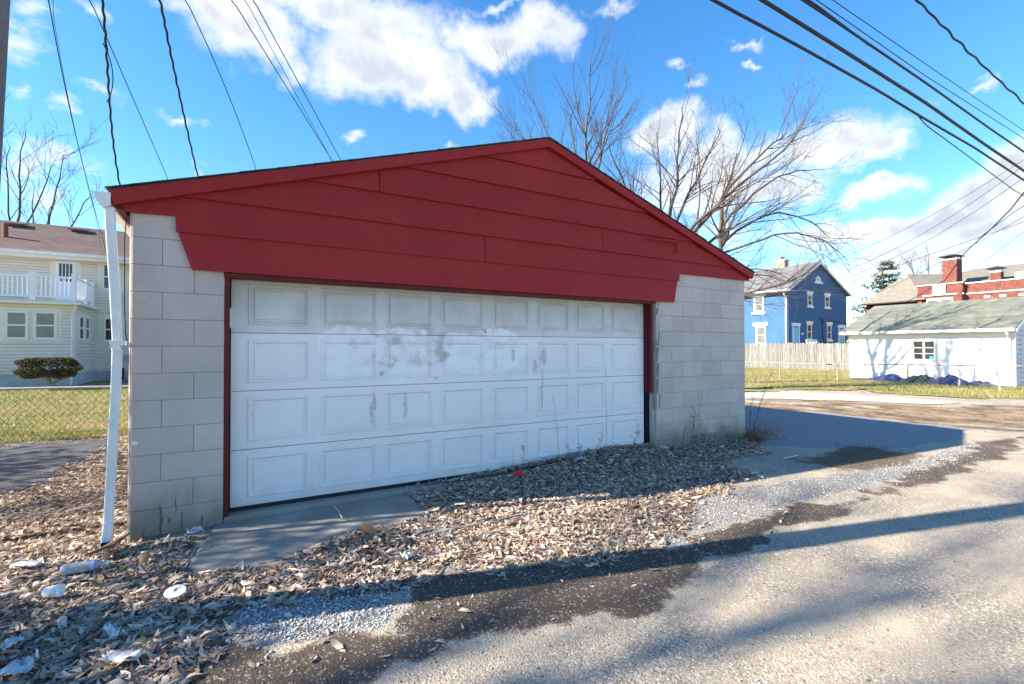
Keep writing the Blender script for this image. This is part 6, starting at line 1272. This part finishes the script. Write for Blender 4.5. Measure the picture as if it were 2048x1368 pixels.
for i, ((bx, by), tip) in enumerate(WEEDS):
    b = Vector((bx, by, 0)); t = Vector(tip); L = (t - b).length; s = MB()
    side = RT * rw.uniform(-.05, .05) * L
    pts = [b.lerp(t, k / 7) + side * math.sin(math.pi * k / 7) + rnd_unit(rw) * .008 * (0 < k < 7) for k in range(8)]
    r0 = .006 if i in (14, 15) else (.0036 if SEEDY.get(i) else .0032)
    s.tube(pts, [r0 * (1 - .55 * k / 7) for k in range(8)], 5)
    nb = SEEDY.get(i, 0)
    for k in range(nb * 6 + (3 if L > .6 else 0)):
        q = pts[2].lerp(pts[7], rw.random()); e = q + (rnd_unit(rw) + UPV * .5) * rw.uniform(.02, .05) * (1.6 if nb == 3 else 1)
        s.tube([q, e], [.0020, .0014], 3, False)
        if nb:
            for _ in range(3):
                c_ = q.lerp(e, rw.uniform(.5, 1.1)); d1 = rnd_unit(rw) * .010; d2 = rnd_unit(rw) * .006; s.add([c_ - d1, c_ + d2, c_ + d1, c_ - d2], [(0, 1, 2, 3)])
    o = s.build('dried_weed', m_weed if i in (0, 4, 6, 7, 8, 14, 15, 17) else m_weedl, None); tag(o, WL[i], 'weed', 'dried weeds along the garage front')
m_brush = attr_mat('brush', .9)
def brush(cx, cy, n, r_, h, label, seed, cols):
    rs_ = np.random.RandomState(seed); V = []; 
    b = np.stack([cx + rs_.normal(0, r_ * .4, n), cy + rs_.normal(0, r_ * .3, n), np.zeros(n)], 1); d = np.stack([rs_.normal(0, r_, n), rs_.normal(0, r_, n), h * rs_.uniform(.3, 1, n)], 1); w = rs_.normal(size=(n, 3)) * .0012
    V = np.stack([b - w, b + w, b + d], 1).reshape(-1, 3); c_ = np.array(cols)[rs_.randint(0, len(cols), n)]
    o = bpy.data.objects.new('dry_brush', raw_mesh('dry_brush', V, [np.arange(3 * n).reshape(n, 3)], m_brush, np.repeat(c_, 3, 0))); COL.objects.link(o); tag(o, label, 'brush')
brush(7.35, -.02, 900, .16, .24, 'rust-brown tuft of dead brush at the right front corner of the garage', 3, [(.22, .10, .05), (.16, .08, .045), (.30, .17, .09)])
brush(8.0, .25, 260, .30, .42, 'wispy reddish dead brush spreading onto the lot beside the garage corner', 4, [(.24, .13, .09), (.30, .20, .14)])

# ------------------------------------------------------------------ litter on the ground
m_pet = mat('clear_plastic', (0.50, 0.56, 0.64), 0.15, spec=.7); m_pet.node_tree.nodes['Principled BSDF'].inputs['Transmission Weight'].default_value = .45; m_paper = mat('white_paper', (0.66, 0.65, 0.63), .8, (.48, .47, .45), 26); m_cup = mat('white_foam', (0.80, 0.80, 0.80), .6); m_redp = mat('red_plastic', (0.55, 0.02, 0.03), .35)
it = ITEM
def rest(x, y): return float(gnd(np.array([x]), np.array([y]))[0])
a, b_ = Vector((*it['bottle0'], 0)), Vector((*it['bottle1'], 0)); zb = rest(-.15, -.44) + .055
d = (b_ - a).normalized(); bt = thing('plastic_bottle', (a.x, a.y, zb), 'empty ribbed clear plastic bottle lying on the leaves near the downspout', 'bottle')
L = .235; pr = [(0, .024), (.01, .033), (.03, .034)] + [q for k in range(6) for q in ((.04 + k * .018, .0345), (.049 + k * .018, .0315))] + [(.15, .034), (.165, .034), (.185, .024), (.20, .015), (.21, .0135), (.222, .0135)]
bl = MB().tube([a + d * t + Vector((0, 0, zb)) for t, _ in pr], [r_ for _, r_ in pr], 14).build('bottle_body', m_pet, bt, smooth=True)
MB().tube([a + d * .222 + Vector((0, 0, zb)), a + d * .237 + Vector((0, 0, zb))], .0155, 12).build('bottle_cap', m_cup, bt)
MB().tube([a + d * .150 + Vector((0, 0, zb)), a + d * .168 + Vector((0, 0, zb))], .0352, 14, False).build('label_band', mat('blue_label', (.35, .45, .75), .5), bt)
x, y = it['disc']; z = rest(x, y) + .062
s = MB(); ang = [2 * math.pi * k / 28 for k in range(28)]
def ringp(r_, zz): return [(x + r_ * math.cos(w) * (0.90 if k in (8, 9) else 1), y + r_ * math.sin(w) * (0.90 if k in (8, 9) else 1), zz + .012 * math.cos(w - 1.5)) for k, w in enumerate(ang)]
vs = ringp(.052, z) + ringp(.050, z + .004) + ringp(.008, z + .004); n = 28
s.add(vs, [(k, (k + 1) % n, n + (k + 1) % n, n + k) for k in range(n)] + [(n + k, n + (k + 1) % n, 2 * n + (k + 1) % n, 2 * n + k) for k in range(n)] + [tuple(range(n - 1, -1, -1))])
dk = s.build('plastic_disc', m_cup, None); tag(dk, 'round white plastic disc with a small centre hole on the leaves', 'disc'); 
def crumple(name, x, y, sx, sy, m, label, cat, seed, h=.025, rz_=0.0, lift=.02):
    n_ = 9; g = np.linspace(-1, 1, n_); X, Y = np.meshgrid(g, g); X = X.ravel(); Y = Y.ravel(); rs_ = np.random.RandomState(seed)
    e = 1 - .25 * rs_.rand(n_ * n_) * (np.maximum(abs(X), abs(Y)) > .9)
    Z = h * (np.abs(fbm(X * .9 + seed, Y + seed * .3, 1.6, 3)) * 3 + .25 * rs_.rand(n_ * n_)); u, v = X * sx * e, Y * sy * e
    c_, s_ = math.cos(rz_), math.sin(rz_); V = np.stack([u * c_ - v * s_, u * s_ + v * c_, Z], 1)
    i, j = np.meshgrid(np.arange(n_ - 1), np.arange(n_ - 1)); a_ = (j * n_ + i).ravel(); q = np.stack([a_, a_ + 1, a_ + n_ + 1, a_ + n_], 1)
    o = bpy.data.objects.new(name, raw_mesh(name, V, [q], m)); COL.objects.link(o); o.location = (x, y, rest(x, y) + lift + .018); o.modifiers.new('thickness', 'SOLIDIFY').thickness = .0015
    tag(o, label, cat); return o
crumple('paper_scrap', *it['paperA'], .085, .035, m_paper, 'flat white paper wrapper at the far left, left of the plastic bottle', 'paper', 3, .02, -.35, .03)
crumple('paper_scrap', *it['paperB'], .055, .045, m_paper, 'crumpled white paper at the corner of the concrete apron', 'paper', 4, .03, .3, .04)
crumple('paper_scrap', *it['paperC'], .045, .035, m_paper, 'crumpled white tissue on the edge of the sunlit leaves', 'paper', 5, .04, .6)
crumple('paper_scrap', *it['paperD'], .07, .03, m_paper, 'folded white paper by the door foot, above the red plastic', 'paper', 6, .03, -.3, .09)
crumple('paper_scrap', 4.06, -.14, .075, .03, m_paper, 'white wrapper on the dark leaves, right of the folded paper', 'paper', 7, .03, .2, .07)
crumple('paper_scrap', *it['paperF'], .05, .022, m_paper, 'small flat pale card half under leaves at the shade edge', 'paper', 8, .01, -.4, .03)
crumple('paper_scrap', *it['paperG'], .03, .05, m_paper, 'curved white scrap on the leaves below the plastic disc', 'paper', 9, .05, .5, .03)
crumple('paper_scrap', *it['paperH'], .085, .045, m_paper, 'pale crumpled paper near the bottom edge of the leaf litter', 'paper', 10, .035, -.4, .03)
crumple('paper_scrap', *it['paperI'], .075, .05, m_paper, 'crumpled plastic wrap in the bottom left corner', 'paper', 11, .06, .2, .03)
crumple('paper_scrap', *it['white2'], .05, .035, m_paper, 'white scrap at the left edge of the picture, low down', 'paper', 12, .03, .9, .03)
crumple('paper_scrap', 5.40, -.16, .045, .05, m_paper, 'grey-white paper in the leaves at the corner of the right pier', 'paper', 13, .04, .1, .06)
crumple('paper_scrap', *it['paperL'], .035, .018, m_paper, 'tiny white scrap out on the alley under the sunlit leaves', 'paper', 14, .015, .5, .004)
x, y = it['cup']; z = rest(x, y) + .03
s = MB().tube([(x - .03, y + .01, z + .03), (x + .045, y - .02, z + .035)], [.026, .036], 14, False); c_ = s.build('foam_cup', m_cup, None, smooth=True); tag(c_, 'crushed white foam cup lying in the leaves at the left', 'cup'); c_.modifiers.new('thickness', 'SOLIDIFY').thickness = .003
x, y = 3.21, -.24; z = rest(x, y) + .055
s = MB(); s.add([(x - .065, y, z), (x - .05, y - .03, z + .02), (x + .05, y - .035, z + .018), (x + .06, y, z + .01), (x + .045, y + .03, z + .05), (x - .02, y + .035, z + .058), (x - .055, y + .02, z + .035), (x, y, z + .052)], [(0, 1, 7, 6), (1, 2, 7), (2, 3, 4, 7), (4, 5, 7), (5, 6, 7)])
o = s.build('red_plastic_piece', m_redp, None); tag(o, 'bright red broken plastic piece on the dark leaves', 'plastic'); o.modifiers.new('thickness', 'SOLIDIFY').thickness = .003
a = Vector((*it['wstrip0'], .05)); b_ = Vector((*it['wstrip1'], .08)); s = MB(); p = smooth_path([a, a.lerp(b_, .5) + Vector((0, 0, .005)), b_], 5); nrm = Vector((.1, -1, 0)).normalized() * .022
vs = []; 
for i, q in enumerate(p): w = (.35 + .65 * i / len(p)); vs += [q - nrm * w, q + nrm * w + Vector((0, 0, .012))]
s.add(vs, [(2 * i, 2 * i + 2, 2 * i + 3, 2 * i + 1) for i in range(len(p) - 1)]); o = s.build('vinyl_strip', m_vinyl, None); tag(o, 'broken white vinyl strip on the yard leaves left of the downspout', 'strip'); o.modifiers.new('thickness', 'SOLIDIFY').thickness = .002
a, b_ = it['straw0'], it['straw1']; o = MB().box(6.72, 7.02, -.92, -.895, .006, .016).build('plastic_strip', mat('pale_blue_plastic', (.42, .55, .62), .4), None, bevel=.002); o.rotation_euler = (0, 0, 0); tag(o, 'pale blue plastic strip lying on the shaded lot by the grass patch', 'strip')
p = [Vector((*it['twig0'], .035)), Vector((1.43, -.28, .06)), Vector((1.44, -.46, .045)), Vector((1.52, -.50, .05)), Vector((1.60, -.47, .03))]
o = MB().tube(smooth_path(p, 4), [.0045] * 17, 5).build('bent_twig', mat('bare_twig', (.50, .40, .27), .8), None); tag(o, 'pale bent twig lying on the concrete apron', 'twig')
s = MB(); s.add([(-.16, -.33, .06), (-.02, -.30, .09), (.04, -.13, .10), (-.03, -.14, .07), (-.11, -.22, .05), (-.16, -.33, .045), (-.02, -.30, .07), (.04, -.13, .085), (-.03, -.14, .055), (-.11, -.22, .035)], [(0, 1, 2, 3, 4), (9, 8, 7, 6, 5)] + [(i, i + 5, (i + 1) % 5 + 5, (i + 1) % 5) for i in range(5)])
o = s.build('bark_slab', mat('brown_bark', (.16, .075, .05), .9, (.24, .13, .085), 12, .6, 60), None); tag(o, 'reddish brown slab of bark at the foot of the left pier', 'bark')
def bigleaf(x, y, sz, col, label, seed, lift, rot):
    r_ = np.random.RandomState(seed); me = leaves_mesh('broad_leaf', leaf_verts(r_, 1, np.array([sz])), np.array([col])); o = inst('broad_leaf', me, None, (x, y, rest(x, y) + lift), rot); tag(o, label, 'leaf')
bigleaf(1.49, -1.0, .17, (.40, .20, .09), 'big orange-brown leaf standing up in the sunlit pile beside the apron', 3, .09, (1.0, .2, .4))
bigleaf(1.58, -1.08, .16, (.46, .27, .13), 'second broad tan leaf in the sunlit pile, right of the orange one', 5, .06, (.6, -.3, 1.3))
bigleaf(it['orangeL'][0], it['orangeL'][1], .15, (.42, .24, .12), 'broad orange-tan leaf in the leaves below the left pier', 8, .05, (.5, .3, .2))
bigleaf(.02, -.75, .14, (.13, .055, .035), 'dark maroon leaf above the plastic disc', 9, .05, (.3, .2, 1.0))
bigleaf(.18, -1.78, .12, (.45, .30, .17), 'yellow-tan leaf near the bottom edge, above the pale crumpled paper', 10, .04, (.2, .1, 2.0))
bigleaf(.30, -1.62, .08, (.05, .10, .03), 'small green sprig in the bottom left leaves', 12, .04, (.4, .1, 1.0))
